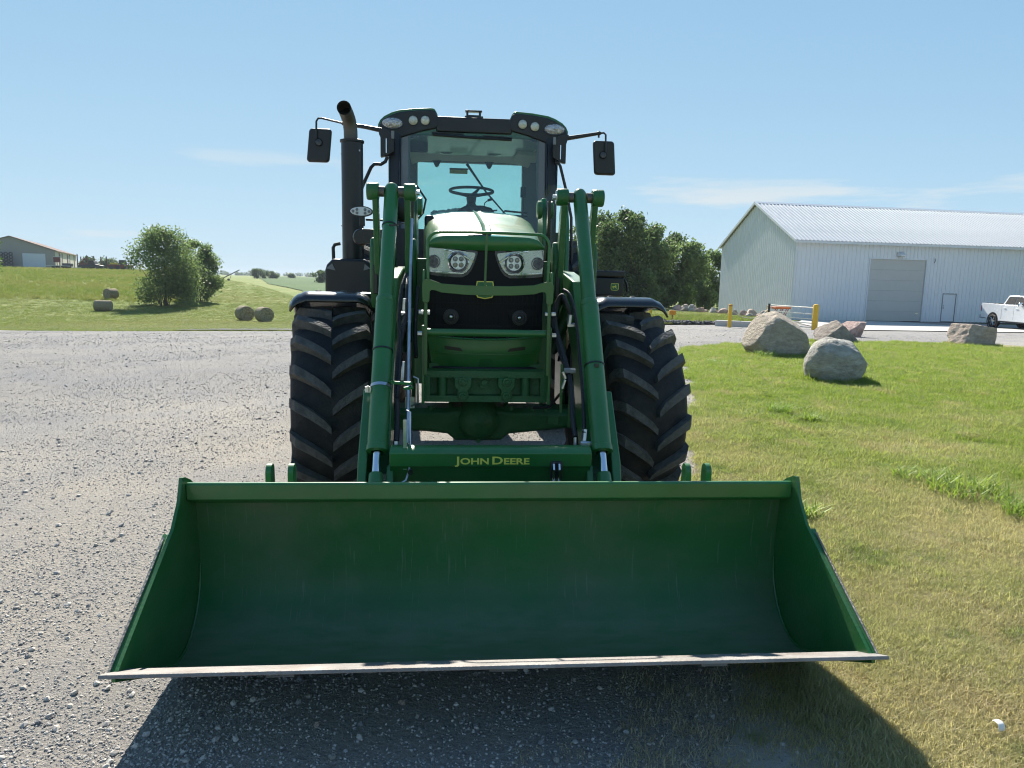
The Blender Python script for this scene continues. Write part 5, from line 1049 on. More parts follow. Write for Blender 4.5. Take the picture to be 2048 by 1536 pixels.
fit((-.49, 3.95, 1.305), (1, 0, 0), .04, .014, h5); fit((-.455, 3.9, 1.32), (.05, 0, 1), .07, .009, h5); fit((-.465, 3.46, .63), (0, .15, 1), .075, .015, h4); fit((-.49, 3.46, .635), (1, 0, 0), .04, .014, h4)
fit((-.45, 3.72, .97), (.05, .1, 1), .10, .010, h4, 'zinc')
fit((.415, 3.78, .98), (-.4, 0, 1), .04, .010, h3); fit((.395, 3.75, .93), (.3, 0, 1), .05, .008, h3)
for x, y0, z0, z1 in ((.405, 3.85, .78, 1.05), (.455, 3.85, .70, .92)):
    m = MB(); m.box(x - .006, x + .006, y0 - .01, y0 + .01, z0, z1); tp(m, 'valve_bracket', 'green_olive')
m = MB(); m.box(-.445, -.395, 3.85, 3.87, .80, .86); m.tube([(-.40, 3.80, .98), (-.375, 3.80, .97), (-.375, 3.80, .84), (-.41, 3.80, .82)], .006, 8); tp(m, 'valve_bracket', 'zinc')
# ------------------------------------------------------------------ white metal building
pbr('white_metal', (.70, .71, .73), .38, var=.03, vscale=.8, dust=.05, dustcol=(.5, .48, .44), dscale=.6)
pbr('white_trim', (.68, .69, .71), .4, var=.03)
pbr('door_white', (.50, .485, .455), .5, var=.03, vscale=1.2)
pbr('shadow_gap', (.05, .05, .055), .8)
pbr('galvanised', (.55, .56, .57), .35, metal=.3, var=.05, vscale=.5)
BH = R(10)
BZ = -.76
BD = empty('metal_building', (18.5, 47.9, BZ), BH, 'long white ribbed metal building with gable roof and overhead door', 'building')
SK_ = .0847
def sk(vs): return [(x + SK_ * y, y, z) for x, y, z in vs]
def rib_profile(n, pitch, rh, rw):      # cross-section along x, ribs proud by rh
    out = [0.0]; pts = []
    for i in range(n):
        c = pitch * (i + .5); pts += [(c - rw, 0), (c - rw * .5, rh), (c + rw * .5, rh), (c + rw, 0)]
    return [(0, 0)] + pts + [(n * pitch, 0)]
PW = .9167
def panel(z0, z1, n=3, pitch=PW / 3, rh=.038, rw=.045):
    pr = rib_profile(n, pitch, rh, rw); m = MB(); k = len(pr)
    m.add([(p[0], -p[1], z0) for p in pr] + [(p[0], -p[1], z1) for p in pr], [(i, i + 1, i + 1 + k, i + k) for i in range(k - 1)]); return m
EV = 4.56 - BZ; PK = 7.5 - BZ; GL = 13.0; DT = 3.42 - BZ; WT = 1.20 - BZ
full = panel(.0, EV).mesh('wall_panel', 20); full.materials.append(MATS['white_metal'])
hdr = panel(DT, EV).mesh('wall_panel', 20); hdr.materials.append(MATS['white_metal'])
hdr2 = panel(WT, EV).mesh('wall_panel', 20); hdr2.materials.append(MATS['white_metal'])
def place(me, x, w, name='wall_panel'): o = obj(name, me, None, BD, (x, 0, 0)); o.scale = (w / PW, 1, 1); return o
for i in range(6): place(full, i * PW, PW)
for i in range(5): place(hdr, 5.5 + i * .85, .85)
for i in range(2): place(full, 9.75 + i * .775, .775)
place(hdr2, 11.3, 1.05)
for i in range(24): place(full, 12.35 + i * PW, PW)
LEN = 12.35 + 24 * PW
# end wall panels, taller towards the ridge
nE = 14; we = GL / nE
for i in range(nE):
    y0, y1 = i * we, (i + 1) * we
    def top(y): return EV + (PK - EV) * (1 - abs(y - GL / 2) / (GL / 2))
    pr = rib_profile(3, we / 3, .05, .05); k = len(pr); m = MB()
    m.add(sk([(-p[1], y0 + p[0], 0) for p in pr] + [(-p[1], y0 + p[0], top(y0 + p[0]) - .02) for p in pr]), [(i_ + 1, i_, i_ + k, i_ + 1 + k) for i_ in range(k - 1)])
    m.build('end_panel', 'white_metal', BD, smooth=20)
m = MB(); m.add(sk([(LEN, 0, 0), (LEN, GL, 0), (LEN, GL, EV), (LEN, GL / 2, PK), (LEN, 0, EV)]), [(0, 1, 2, 3, 4)]); m.add(sk([(0, GL, 0), (LEN, GL, 0), (LEN, GL, EV), (0, GL, EV)]), [(3, 2, 1, 0)]); m.build('rear_wall', 'white_metal', BD)
# roof sheets
nR = 40; wr = (LEN + .5) / nR
pr = rib_profile(3, wr / 3, .05, .05); k = len(pr); sl = (PK - EV) / (GL / 2)
def roof_mesh(front):
    m = MB()
    ya, yb = (-.32, GL / 2) if front else (GL + .32, GL / 2)
    za = EV - .32 * sl
    vs = [(p[0] + SK_ * ya, ya, za + .06 + p[1]) for p in pr] + [(p[0] + SK_ * yb, yb, PK + .06 + p[1]) for p in pr]
    fs = [(i, i + 1, i + 1 + k, i + k) for i in range(k - 1)]
    m.add(vs, fs if front else [f[::-1] for f in fs]); me = m.mesh('roof_sheet', 20); me.materials.append(MATS['galvanised']); return me
rmf, rmb = roof_mesh(True), roof_mesh(False)
for i in range(nR):
    obj('roof_sheet', rmf, None, BD, (-.25 + i * wr, 0, 0)); obj('roof_sheet', rmb, None, BD, (-.25 + i * wr, 0, 0))
def bar(name, mat, pts, t, par=BD):
    m = MB(); m.tube(pts, t, 4); return m.build(name, mat, par, smooth=0)
m = MB(); m.box(-.25, LEN + .25, -.36, -.30, EV - .32 * sl - .10, EV - .32 * sl + .045); m.build('eave_trim', 'white_trim', BD)
m = MB(); m.box(-.25, LEN + .25, -.30, -.02, EV - .16, EV - .10); m.build('soffit', 'white_trim', BD)
for a, b in (((-.32), GL / 2), (GL + .32, GL / 2)):
    za = EV - .32 * sl
    m = MB(); m.add(sk([(-.27, a, za - .06), (-.27, b, PK - .06), (-.27, b, PK + .12), (-.27, a, za + .12), (-.20, a, za - .06), (-.20, b, PK - .06), (-.20, b, PK + .12), (-.20, a, za + .12)]), [(0, 3, 2, 1), (4, 5, 6, 7), (0, 1, 5, 4), (2, 3, 7, 6), (0, 4, 7, 3), (1, 2, 6, 5)]); m.build('rake_trim', 'white_trim', BD)
m = MB(); m.prism([(GL / 2 - .25, PK - .02), (GL / 2, PK + .13), (GL / 2 + .25, PK - .02), (GL / 2, PK + .115)], 'x', -.27, LEN + .25); m.v = sk(m.v); m.build('ridge_cap', 'white_trim', BD)
m = MB(); m.box(-.035, .10, -.045, .06, 0, EV - .05); m.build('corner_trim', 'white_trim', BD)
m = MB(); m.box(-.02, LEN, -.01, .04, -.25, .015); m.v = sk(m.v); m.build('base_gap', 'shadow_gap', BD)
# overhead door: five sections in a trimmed opening
DR = MB(); DR.box(5.46, 9.79, .10, .16, 0, DT); DRo = DR.build('overhead_door', 'shadow_gap', BD); nS = 6; hs = DT / nS
for i in range(nS):
    m = MB(); m.box(5.52, 9.73, .035, .095, i * hs + .003 + (.03 if i == 0 else 0), (i + 1) * hs - .003); m.build('door_section', 'door_white', DRo, bevel=.006)
for x in (5.42, 9.75):
    m = MB(); m.box(x, x + .08, -.05, .09, 0, DT + .06); m.build('door_jamb', 'white_trim', DRo)
m = MB(); m.box(5.5, 9.75, -.05, .09, DT, DT + .07); m.build('door_header', 'white_trim', DRo)
m = MB(); m.box(9.3, 9.5, .02, .034, .55, .59); m.build('door_handle', 'chrome', DRo)
m = MB(); m.box(11.33, 12.32, .01, .05, .05, WT - .04); WD = m.build('walk_door', 'white_trim', BD, bevel=.004)
for a in ((11.28, 11.33, 0, WT), (12.32, 12.37, 0, WT), (11.28, 12.37, WT - .04, WT + .02)):
    m = MB(); m.box(a[0], a[1], -.02, .05, a[2], a[3]); m.build('door_frame', 'interior_grey', WD)
m = MB(); m.lathe([(0, -.06), (.03, -.055), (.03, 0)], (11.42, .01, .98), (0, 1, 0), 12); m.lathe([(0, -.03), (.03, -.03), (.03, 0)], (11.42, .01, 1.12), (0, 1, 0), 12); m.build('door_lock', 'shadow_gap', WD)
m = MB(); m.box(11.6, 12.0, .004, .0095, 1.50, 1.54); m.build('door_plate', 'white_trim', WD)
m = MB(); m.prism([(-.38, 3.64 - BZ), (-.40, 3.72 - BZ), (-.08, 3.92 - BZ), (-.03, 3.92 - BZ), (-.03, 3.62 - BZ)], 'x', 7.45, 7.85); WL = m.build('wall_lamp', 'white_trim', BD, bevel=.01)
m = MB(); m.box(7.48, 7.82, -.36, -.06, 3.60 - BZ, 3.625 - BZ); m.build('lamp_lens', 'lamp_lens', WL)
m = MB(); m.tube([(10.35, -.06, EV - 1.0), (10.38, -.07, EV - 1.15), (10.33, -.05, EV - 1.3)], .02, 6); m.build('cable_stub', 'shadow_gap', BD)

# ------------------------------------------------------------------ pickup
pbr('car_white', (.76, .77, .78), .25, coat=.8, var=.02)
pbr('car_black', (.012, .012, .013), .45, var=.2)
pbr('tail_red', (.30, .01, .01), .25)
TK = empty('pickup_truck', (29.9, 43.4, hgt(29.9, 43.4)), R(-90), 'white crew cab pickup truck parked in front of the metal building', 'truck')
def arch(cx, r, z0, n=10): return [(cx + r * math.cos(math.pi * (1 - i / n)) , z0 + r * math.sin(math.pi * (1 - i / n))) for i in range(n + 1)]
low = [(-1.12, .62), (-.56, .58)] + arch(0, .50, .44) + [(.55, .46), (3.20, .46)] + arch(3.75, .50, .44) + [(4.30, .56), (4.62, .58), (4.72, .75), (4.74, 1.05), (4.68, 1.26), (4.3, 1.36), (3.0, 1.42), (.72, 1.42), (.70, 1.44), (-1.10, 1.47), (-1.14, 1.32)]
m = MB(); m.prism(low, 'y', -.98, .98); BDY = m.build('body', 'car_white', TK, bevel=.05, seg=3)
m = MB(); m.box(-1.06, .64, -.86, .86, 1.42, 1.478); m.build('bed_opening', 'car_black', TK)
def gh(x0, x1, xa, xb, z0, z1, w0, w1): return [(x0, -w0, z0), (x1, -w0, z0), (x1, w0, z0), (x0, w0, z0), (xa, -w1, z1), (xb, -w1, z1), (xb, w1, z1), (xa, w1, z1)]
BX = [(0, 3, 2, 1), (4, 5, 6, 7), (0, 1, 5, 4), (1, 2, 6, 5), (2, 3, 7, 6), (3, 0, 4, 7)]
m = MB(); m.add(gh(.70, 3.12, .98, 2.30, 1.38, 1.97, .955, .80), BX); CBN = m.build('cabin', 'car_white', TK, bevel=.06, seg=3)
def side_pt(x, z, s): t = (z - 1.38) / .59; return (x, s * (.955 - .155 * t + .014), z)
for s in (-1, 1):
    for poly in ([(.92, 1.46), (1.08, 1.85), (1.16, 1.90), (1.76, 1.90), (1.77, 1.46)], [(1.81, 1.46), (1.80, 1.90), (2.14, 1.90), (2.32, 1.82), (2.82, 1.50), (2.80, 1.46)]):
        m = MB(); n_ = len(poly); m.add([side_pt(x, z, s) for x, z in poly] + [tuple(np.array(side_pt(x, z, s)) - np.array((0, s * .02, 0))) for x, z in poly], [tuple(range(n_)) if s < 0 else tuple(range(n_ - 1, -1, -1))] + [(i, i + n_, (i + 1) % n_ + n_, (i + 1) % n_) for i in range(n_)]); m.build('side_window', 'car_black', TK)
    m = MB(); m.box(2.38, 2.56, s * 1.0, s * 1.22, 1.36, 1.58); MR = m.build('door_mirror', 'chrome', TK, bevel=.04); m = MB(); m.box(2.40, 2.52, s * .93, s * 1.02, 1.36, 1.44); m.build('mirror_foot', 'car_black', MR)
    for x in (.90, 1.92): m = MB(); m.box(x, x + .2, s * .98, s * 1.005, 1.20, 1.235); m.build('door_handle', 'car_white', TK)
    for x in (.74, 1.78, 2.86): m = MB(); m.box(x - .006, x + .006, s * .979, s * .9815, .58, 1.35); m.build('door_gap', 'shadow_gap', TK)
    m = MB(); m.box(-1.15, -1.06, s * .84, s * .985, .95, 1.34); m.build('tail_lamp', 'tail_red', TK, bevel=.02)
    m = MB(); m.box(4.60, 4.735, s * .62, s * .97, .92, 1.16); m.build('head_lamp', 'lamp_silver', TK, bevel=.03)
    m = MB(); m.box(.6, 3.2, s * .80, s * .985, .38, .47); m.build('running_board', 'car_black', TK)
    for x in (0, 3.75):
        m = MB(); m.lathe([(.27, -.13), (.36, -.14), (.405, -.10), (.41, 0), (.405, .10), (.36, .14), (.27, .13)], (x, s * .85, .41), (0, 1, 0), 32); WH = m.build('wheel', 'rubber', TK)
        m = MB(); m.lathe([(.27, s * .13), (.285, s * .135), (.24, s * .09), (.06, s * .08), (.0, s * .09)], (x, s * .85, .41), (0, 1, 0), 24); m.build('rim', 'car_black', WH)
        for k_ in range(6):
            a = k_ * math.pi / 3; m = MB(); m.tube([(x, s * .965, .41), (x + .26 * math.cos(a), s * .975, .41 + .26 * math.sin(a))], [.05, .032], 6); m.build('spoke', 'lamp_silver', WH)
        m = MB(); m.lathe([(.455, -.02), (.50, -.02), (.51, .005), (.455, .005)], (x, s * .975, .44), (0, s, 0), 32, closed=True); m.build('arch_lining', 'car_black', WH)
m = MB(); m.add([(2.94, -.86, 1.42), (2.94, .86, 1.42), (2.30, .72, 1.88), (2.30, -.72, 1.88)], [(0, 1, 2, 3)]); m.v = [(v[0] + .012, v[1], v[2] + .012) for v in m.v]; m.build('windscreen', 'car_black', TK)
m = MB(); m.box(-1.30, -1.12, -.95, .95, .55, .78); m.build('rear_bumper', 'chrome', TK, bevel=.03)
m = MB(); m.box(4.66, 4.84, -.95, .95, .52, .72); m.build('front_bumper', 'chrome', TK, bevel=.03)
m = MB(); m.box(4.70, 4.76, -.60, .60, .80, 1.14); m.build('grille', 'car_black', TK)

# ------------------------------------------------------------------ boulders
def rock_mat(name, c1, c2, c3, band=0.):
    m = bpy.data.materials.new(name); m.use_nodes = True; nt = m.node_tree; N = nt.nodes; L = nt.links; b = N['Principled BSDF']; t = N.new('ShaderNodeTexCoord')
    def nz(s, d=8, r=.65): n = N.new('ShaderNodeTexNoise'); n.inputs['Scale'].default_value = s; n.inputs['Detail'].default_value = d; n.inputs['Roughness'].default_value = r; return n
    mp_ = N.new('ShaderNodeMapping'); mp_.inputs['Rotation'].default_value = (.4, .5, .2); mp_.inputs['Scale'].default_value = (1, 1, 2 if band else 1); L.new(t.outputs['Object'], mp_.inputs[0])
    n1 = nz(3.0); L.new(mp_.outputs[0], n1.inputs['Vector']); n2 = nz(9); L.new(mp_.outputs[0], n2.inputs['Vector']); n3 = nz(30); L.new(t.outputs['Object'], n3.inputs['Vector'])
    r = N.new('ShaderNodeValToRGB'); e = r.color_ramp.elements; e[0].position = .35; e[0].color = rgba(c1); e[1].position = .65; e[1].color = rgba(c2); x = e.new(.52); x.color = rgba(c3); L.new(n1.outputs[0], r.inputs[0])
    r2 = N.new('ShaderNodeMapRange'); r2.inputs[1].default_value = .45; r2.inputs[2].default_value = .7; r2.inputs[4].default_value = .55; L.new(n2.outputs[0], r2.inputs[0])
    mx = N.new('ShaderNodeMix'); mx.data_type = 'RGBA'; L.new(r2.outputs[0], mx.inputs['Factor']); L.new(r.outputs[0], mx.inputs['A']); mx.inputs['B'].default_value = rgba([c * .55 for c in c1])
    L.new(mx.outputs['Result'], b.inputs['Base Color']); b.inputs['Roughness'].default_value = .9
    bp = N.new('ShaderNodeBump'); bp.inputs['Strength'].default_value = .9; bp.inputs['Distance'].default_value = .06; ad = N.new('ShaderNodeMath'); ad.operation = 'MULTIPLY_ADD'; L.new(n3.outputs[0], ad.inputs[0]); ad.inputs[1].default_value = .35; L.new(n2.outputs[0], ad.inputs[2]); L.new(ad.outputs[0], bp.inputs['Height']); L.new(bp.outputs[0], b.inputs['Normal'])
    MATS[name] = m
rock_mat('rock_tan', (.34, .28, .215), (.50, .42, .33), (.42, .355, .275), 1); rock_mat('rock_grey', (.31, .29, .25), (.50, .48, .43), (.41, .385, .33), 1); rock_mat('rock_dark', (.22, .18, .145), (.36, .295, .235), (.28, .235, .19)); rock_mat('rock_pink', (.38, .25, .215), (.52, .38, .33), (.44, .31, .265)); rock_mat('rock_buff', (.36, .28, .225), (.54, .43, .36), (.45, .36, .295), 1)
import bmesh
def boulder(name, mat, loc, dims, seed, cuts, rough, label, cat='boulder', group=None, sub=5, rz=0):
    bm = bmesh.new(); bmesh.ops.create_icosphere(bm, subdivisions=sub, radius=1.0)
    for v in bm.verts:
        p = v.co.copy(); o = Vector((seed * 5.3, seed * 2.1, seed)); d = 1 + rough * (noise.noise(p * 1.3 + o) * .9 + noise.noise(p * 3.1 + o) * .35 + noise.noise(p * 8 + o) * .10)
        p = p * d
        for (nx, ny, nz_, k_) in cuts:
            n = Vector((nx, ny, nz_)).normalized(); e = p.dot(n) - k_
            if e > 0: p -= n * e * .93
        p += p.normalized() * rough * .10 * noise.noise(p * 5 + o)
        v.co = p
    mn = [min(v.co[i] for v in bm.verts) for i in range(3)]; mxx = [max(v.co[i] for v in bm.verts) for i in range(3)]
    mb = MB(); mb.add([((v.co.x - (mn[0] + mxx[0]) / 2) / (mxx[0] - mn[0]) * dims[0], (v.co.y - (mn[1] + mxx[1]) / 2) / (mxx[1] - mn[1]) * dims[1], (v.co.z - mn[2]) / (mxx[2] - mn[2]) * dims[2]) for v in bm.verts], [tuple(q.index for q in f.verts) for f in bm.faces]); bm.free()
    o = mb.build(name, mat, None, loc, smooth=28); o.rotation_euler = (0, 0, rz); return tag(o, label, cat, group)
def on(x, y, dz=0): return (x, y, hgt(x, y) + dz)
BG = 'boulders set along the lawn edge'
boulder('boulder', 'rock_tan', on(5.98, 16.2, -.06), (1.46, 1.15, 1.05), 3, [(.50, -.25, .80, .72), (-.75, -.1, .35, .80), (.2, -1, .15, .75), (0, 0, -1, .6), (.85, -.1, .35, .82)], .20, 'largest tan grey boulder with a sloping top, in front of the gate', group=BG)
boulder('boulder', 'rock_grey', on(5.18, 11.45, -.05), (.97, .85, .76), 8, [(0, 0, -1, .7), (.8, -.3, .6, .90)], .13, 'rounded grey boulder nearest the camera, alone on the grass', group=BG)
boulder('boulder', 'rock_dark', on(10.0, 22.2, -.05), (1.42, 1.0, .74), 12, [(-.6, -.25, .75, .42), (.75, -.2, .6, .45), (0, -1, .3, .55), (0, 0, -1, .5)], .4, 'dark brown peaked boulder behind the rounded grey boulder', group=BG)
boulder('boulder', 'rock_pink', on(12.75, 27.0, -.04), (.95, .8, .62), 17, [(-.5, -.2, .8, .5), (.9, -.1, -.3, .6), (0, 0, 1, .6), (0, 0, -1, .5)], .35, 'small pink boulder behind the dark peaked boulder', group=BG)
boulder('boulder', 'rock_buff', on(14.95, 23.3, -.05), (1.42, 1.05, .76), 23, [(0.12, 0, 1, .42), (-.85, -.25, .35, .55), (.2, -1, -.05, .5), (.95, -.2, 0, .68), (-.3, -.9, .3, .55), (0, 0, -1, .5)], .34, 'flat topped pinkish tan boulder standing apart near the pickup', group=BG)
rr = random.Random(5)
for i, (px_, yy) in enumerate([(14.0, 60.0), (14.5, 59.2), (15.0, 58.8), (15.4, 58.0), (15.9, 58.6), (16.2, 57.0), (16.6, 56.2), (16.9, 54.6), (16.6, 53.0), (17.0, 52.0), (17.2, 50.8), (16.8, 50.2), (17.2, 49.4), (17.4, 48.6)]):
    w = rr.uniform(.55, 1.15); boulder('rock', ['rock_pink', 'rock_buff', 'rock_grey'][i % 3], on(px_ - .3, yy, -.02), (w, w * .8, w * rr.uniform(.5, .7)), 30 + i, [(0, 0, -1, .5), (rr.uniform(-1, 1), -.5, .6, .55)], .4, 'pale rock in the heap along the end wall of the metal building', 'rock', 'rocks heaped by the end wall', sub=3, rz=rr.uniform(0, 6))
# loose larger stones on the gravel
for i in range(26):
    if i < 16: x, y = rr.uniform(-.75, .55), rr.uniform(2.02, 2.75)
    else: x, y = rr.uniform(-2.6, -1.25), rr.uniform(2.3, 5.5)
    w = rr.uniform(.016, .030) * (1 if i < 16 else 1.1)
    boulder('loose_stone', ['rock_grey', 'rock_grey', 'rock_buff'][i % 3], on(x, y, -.003), (w, w * .8, w * .6), 60 + i, [(rr.uniform(-1, 1), rr.uniform(-1, 1), .6, .55)], .45, 'larger loose stone lying on the gravel near the bucket', 'stone', 'larger loose stones on the gravel', sub=2, rz=rr.uniform(0, 6))
# dark stones heaped at the edge of the bank
P_, Rt, Sc, Ix = [], [], [], []
for i in range(900):
    t = rr.random(); x = 6.0 + 5.2 * t + rr.gauss(0, .25); y = 35.2 + 2.2 * t + rr.gauss(0, .5); s_ = rr.uniform(.08, .24); add_pt(x, y, hgt(x, y) + .04 + .10 * rr.random(), s_)
var_mat('dark_stone', [(.05, .05, .055), (.09, .09, .09), (.13, .12, .12)], .85)
scatter('dark_stones', P_, Rt, Sc, Ix, [proto('dark_stone_kind', rock_mb(i + 20, 1, .5, .7), 'dark_stone') for i in range(6)], 'dark broken stones banked along the edge of the drive', 'stones')

# ------------------------------------------------------------------ posts, gate, ropes and small things on the right
pbr('post_yellow', (.78, .44, .02), .5, var=.08, dust=.08); pbr('sign_orange', (.80, .27, .01), .5); pbr('rack_orange', (.62, .14, .02), .55, var=.15); pbr('rack_red', (.30, .05, .03), .6, var=.2); pbr('gate_metal', (.62, .60, .50), .45, metal=.2, var=.1); pbr('rope', (.42, .40, .34), .8); pbr('block_concrete', (.48, .47, .44), .85, var=.1, vscale=3, bump=.3)
def post(x, y, h, r, label, rust=True):
    t = empty('bollard', on(x, y), 0, label, 'post')
    m = MB(); m.lathe([(r, -.05), (r, h - r * .5), (r * .8, h - r * .15), (r * .4, h), (0, h)], (0, 0, 0), (0, 0, 1), 16); m.build('pipe', 'post_yellow', t)
    if rust: m = MB(); m.lathe([(r * 1.02, h - .10), (r * 1.02, h - .06)], (0, 0, 0), (0, 0, 1), 16); m.build('band', 'rack_red', t)
    return t
post(9.98, 33.1, 1.08, .085, 'slim yellow bollard standing by the concrete kerb block')
post(13.91, 33.1, 1.18, .13, 'thick yellow gate post beside the metal gate', False)
post(15.6, 44.0, 1.0, .085, 'yellow bollard at the corner of the metal building')
post(9.35, 49.0, .95, .10, 'distant yellow bollard seen over the right front tyre', False)
GT = empty('metal_gate', on(12.95, 36.2), 0, 'light metal farm gate with five rails beside the thick yellow post', 'gate')
g0 = Vector((.0, .0, 0)); g1 = Vector((13.80 - 12.95, 33.15 - 36.2, 0))
for i, z in enumerate((.16, .36, .56, .78, 1.08)):
    m = MB(); m.tube([g0 + Vector((0, 0, z)), g1 + Vector((0, 0, z))], .022, 8); m.build('rail', 'gate_metal', GT)
for t, n_ in ((0.0, 'gate_end'), (.5, 'gate_brace'), (1.0, 'gate_end')):
    m = MB(); p = g0.lerp(g1, t); m.tube([p + Vector((0, 0, .12)), p + Vector((0, 0, 1.1))], .02 if t != .5 else .012, 8); m.build(n_, 'gate_metal', GT)
m = MB(); m.cyl((-.06, .1, -.05), (-.06, .1, 1.15), .05, n=12); m.build('hinge_post', 'car_black', GT)
def rope(a, b, sag, label):
    m = MB(); a = Vector(a); b = Vector(b); pts = [a.lerp(b, t / 12) - Vector((0, 0, sag * 4 * (t / 12) * (1 - t / 12))) for t in range(13)]; m.tube(pts, .018, 6); return tag(m.build('rope', 'rope'), label, 'rope')
zb = hgt(9.98, 33.1)
rope((9.98, 33.1, zb + .85), (15.6, 44.0, hgt(15.6, 44) + .8), .5, 'slack rope strung from the slim yellow bollard to the building corner')
rope((9.35, 49.0, hgt(9.35, 49) + .85), (13.6, 57.0, hgt(13.6, 57) + .1), .1, 'rope running down from the distant yellow bollard')
m = MB(); d = Vector((1.45, -.7, 0)).normalized(); nn = Vector((-d.y, d.x, 0))
def obox(c, L_, w, h, mat, name, bev=.02):
    m = MB(); M_ = Matrix.Rotation(math.atan2(d.y, d.x), 4, 'Z'); m.box(-L_ / 2, L_ / 2, -w / 2, w / 2, 0, h); o = m.build(name, mat, None, c, bevel=bev); o.rotation_euler = (0, 0, math.atan2(d.y, d.x)); return o
tag(obox(on(10.65, 34.3, -.02), 1.9, .34, .30, 'block_concrete', 'kerb_block', .03), 'pale concrete kerb block lying beside the slim yellow bollard', 'block')
RK = empty('orange_rack', on(16.75, 45.2), R(8), 'orange steel rack with slanted red legs against the metal building', 'rack')
m = MB(); m.box(-.5, .55, -.35, .35, .78, .90); m.build('rack_top', 'rack_orange', RK, bevel=.02)
for i in range(6):
    m = MB(); x = -.45 + .18 * i; m.tube([(x, -.3 + .1 * (i % 2), .80), (x - .38, -.32 + .1 * (i % 2), .0)], .028, 6); m.build('rack_leg', 'rack_red', RK)
SG = empty('marker_sign', on(8.45, 38.2), 0, 'small orange marker box on a short stake in the weeds', 'marker'); m = MB(); m.box(-.17, .17, -.06, .06, .42, .64); m.build('marker_box', 'sign_orange', SG, bevel=.02); m = MB(); m.cyl((0, 0, -.05), (0, 0, .45), .03, n=8); m.build('stake', 'rack_red', SG)

# ------------------------------------------------------------------ trees
def leaf_mat(name, cols, tr=.3): var = var_leaf(name, cols, tr)
def var_leaf(name, cols, tr):
    m = bpy.data.materials.new(name); m.use_nodes = True; nt = m.node_tree; N = nt.nodes; L = nt.links; b = N['Principled BSDF']
    g = N.new('ShaderNodeNewGeometry'); n = N.new('ShaderNodeTexNoise'); n.inputs['Scale'].default_value = .9; n.inputs['Detail'].default_value = 3; L.new(g.outputs['Position'], n.inputs['Vector'])
    ad = N.new('ShaderNodeMath'); ad.operation = 'MULTIPLY_ADD'; L.new(g.outputs['Random Per Island'], ad.inputs[0]); ad.inputs[1].default_value = .45; L.new(n.outputs[0], ad.inputs[2])
    r = N.new('ShaderNodeValToRGB'); e = r.color_ramp.elements; e[0].position = .35; e[0].color = rgba(cols[0]); e[1].position = 1.0; e[1].color = rgba(cols[2]); x = e.new(.68); x.color = rgba(cols[1]); L.new(ad.outputs[0], r.inputs[0])
    L.new(r.outputs[0], b.inputs['Base Color']); b.inputs['Roughness'].default_value = .5; b.inputs['Specular IOR Level'].default_value = .35
    t = N.new('ShaderNodeBsdfTranslucent'); L.new(r.outputs[0], t.inputs[0]); ms = N.new('ShaderNodeMixShader'); ms.inputs[0].default_value = tr; L.new(b.outputs[0], ms.inputs[1]); L.new(t.outputs[0], ms.inputs[2]); L.new(ms.outputs[0], N['Material Output'].inputs['Surface']); MATS[name] = m
var_leaf('leaf_mid', [(.085, .145, .045), (.135, .205, .065), (.21, .275, .10)], .58)
var_leaf('leaf_dark', [(.055, .10, .035), (.09, .145, .05), (.15, .205, .075)], .52)
var_leaf('leaf_bright', [(.06, .12, .02), (.10, .18, .03), (.15, .22, .05)], .4)
pbr('bark', (.085, .07, .055), .9, var=.3, vscale=4, bump=.6, bscale=8)
def leaves(lobes, n, size, seed, droop=.2):
    g = np.random.default_rng(seed); w = np.array([l[3] ** 2 for l in lobes]); w = w / w.sum(); li = g.choice(len(lobes), n, p=w)
    C = np.array([l[:3] for l in lobes])[li]; Rr = np.array([l[3] for l in lobes])[li]; sq = np.array([l[4] if len(l) > 4 else .85 for l in lobes])[li]
    d = g.normal(size=(n, 3)); d /= np.linalg.norm(d, axis=1, keepdims=True); rad = Rr * (g.random(n) ** .45) * (1 + .18 * g.normal(size=n))
    P = C + d * rad[:, None] * np.stack([np.ones(n), np.ones(n), sq], 1)
    a = g.normal(size=(n, 3)); a /= np.linalg.norm(a, axis=1, keepdims=True); b = np.cross(a, g.normal(size=(n, 3))); b /= np.linalg.norm(b, axis=1, keepdims=True)
    s = size * (.6 + .8 * g.random(n)); L_ = a * s[:, None] * .62; W_2 = b * s[:, None] * .36
    V = np.stack([P - L_, P + W_2, P + L_, P - W_2], 1).reshape(-1, 3); return V
def crown_mesh(name, V, mat):
    n = len(V) // 4; me = bpy.data.meshes.new(name); me.vertices.add(len(V)); me.vertices.foreach_set('co', V.astype(np.float32).ravel()); me.loops.add(len(V)); me.loops.foreach_set('vertex_index', np.arange(len(V), dtype=np.int32)); me.polygons.add(n); me.polygons.foreach_set('loop_start', np.arange(0, len(V), 4, dtype=np.int32)); me.update(calc_edges=True); me.validate(); me.materials.append(MATS[mat]); return me
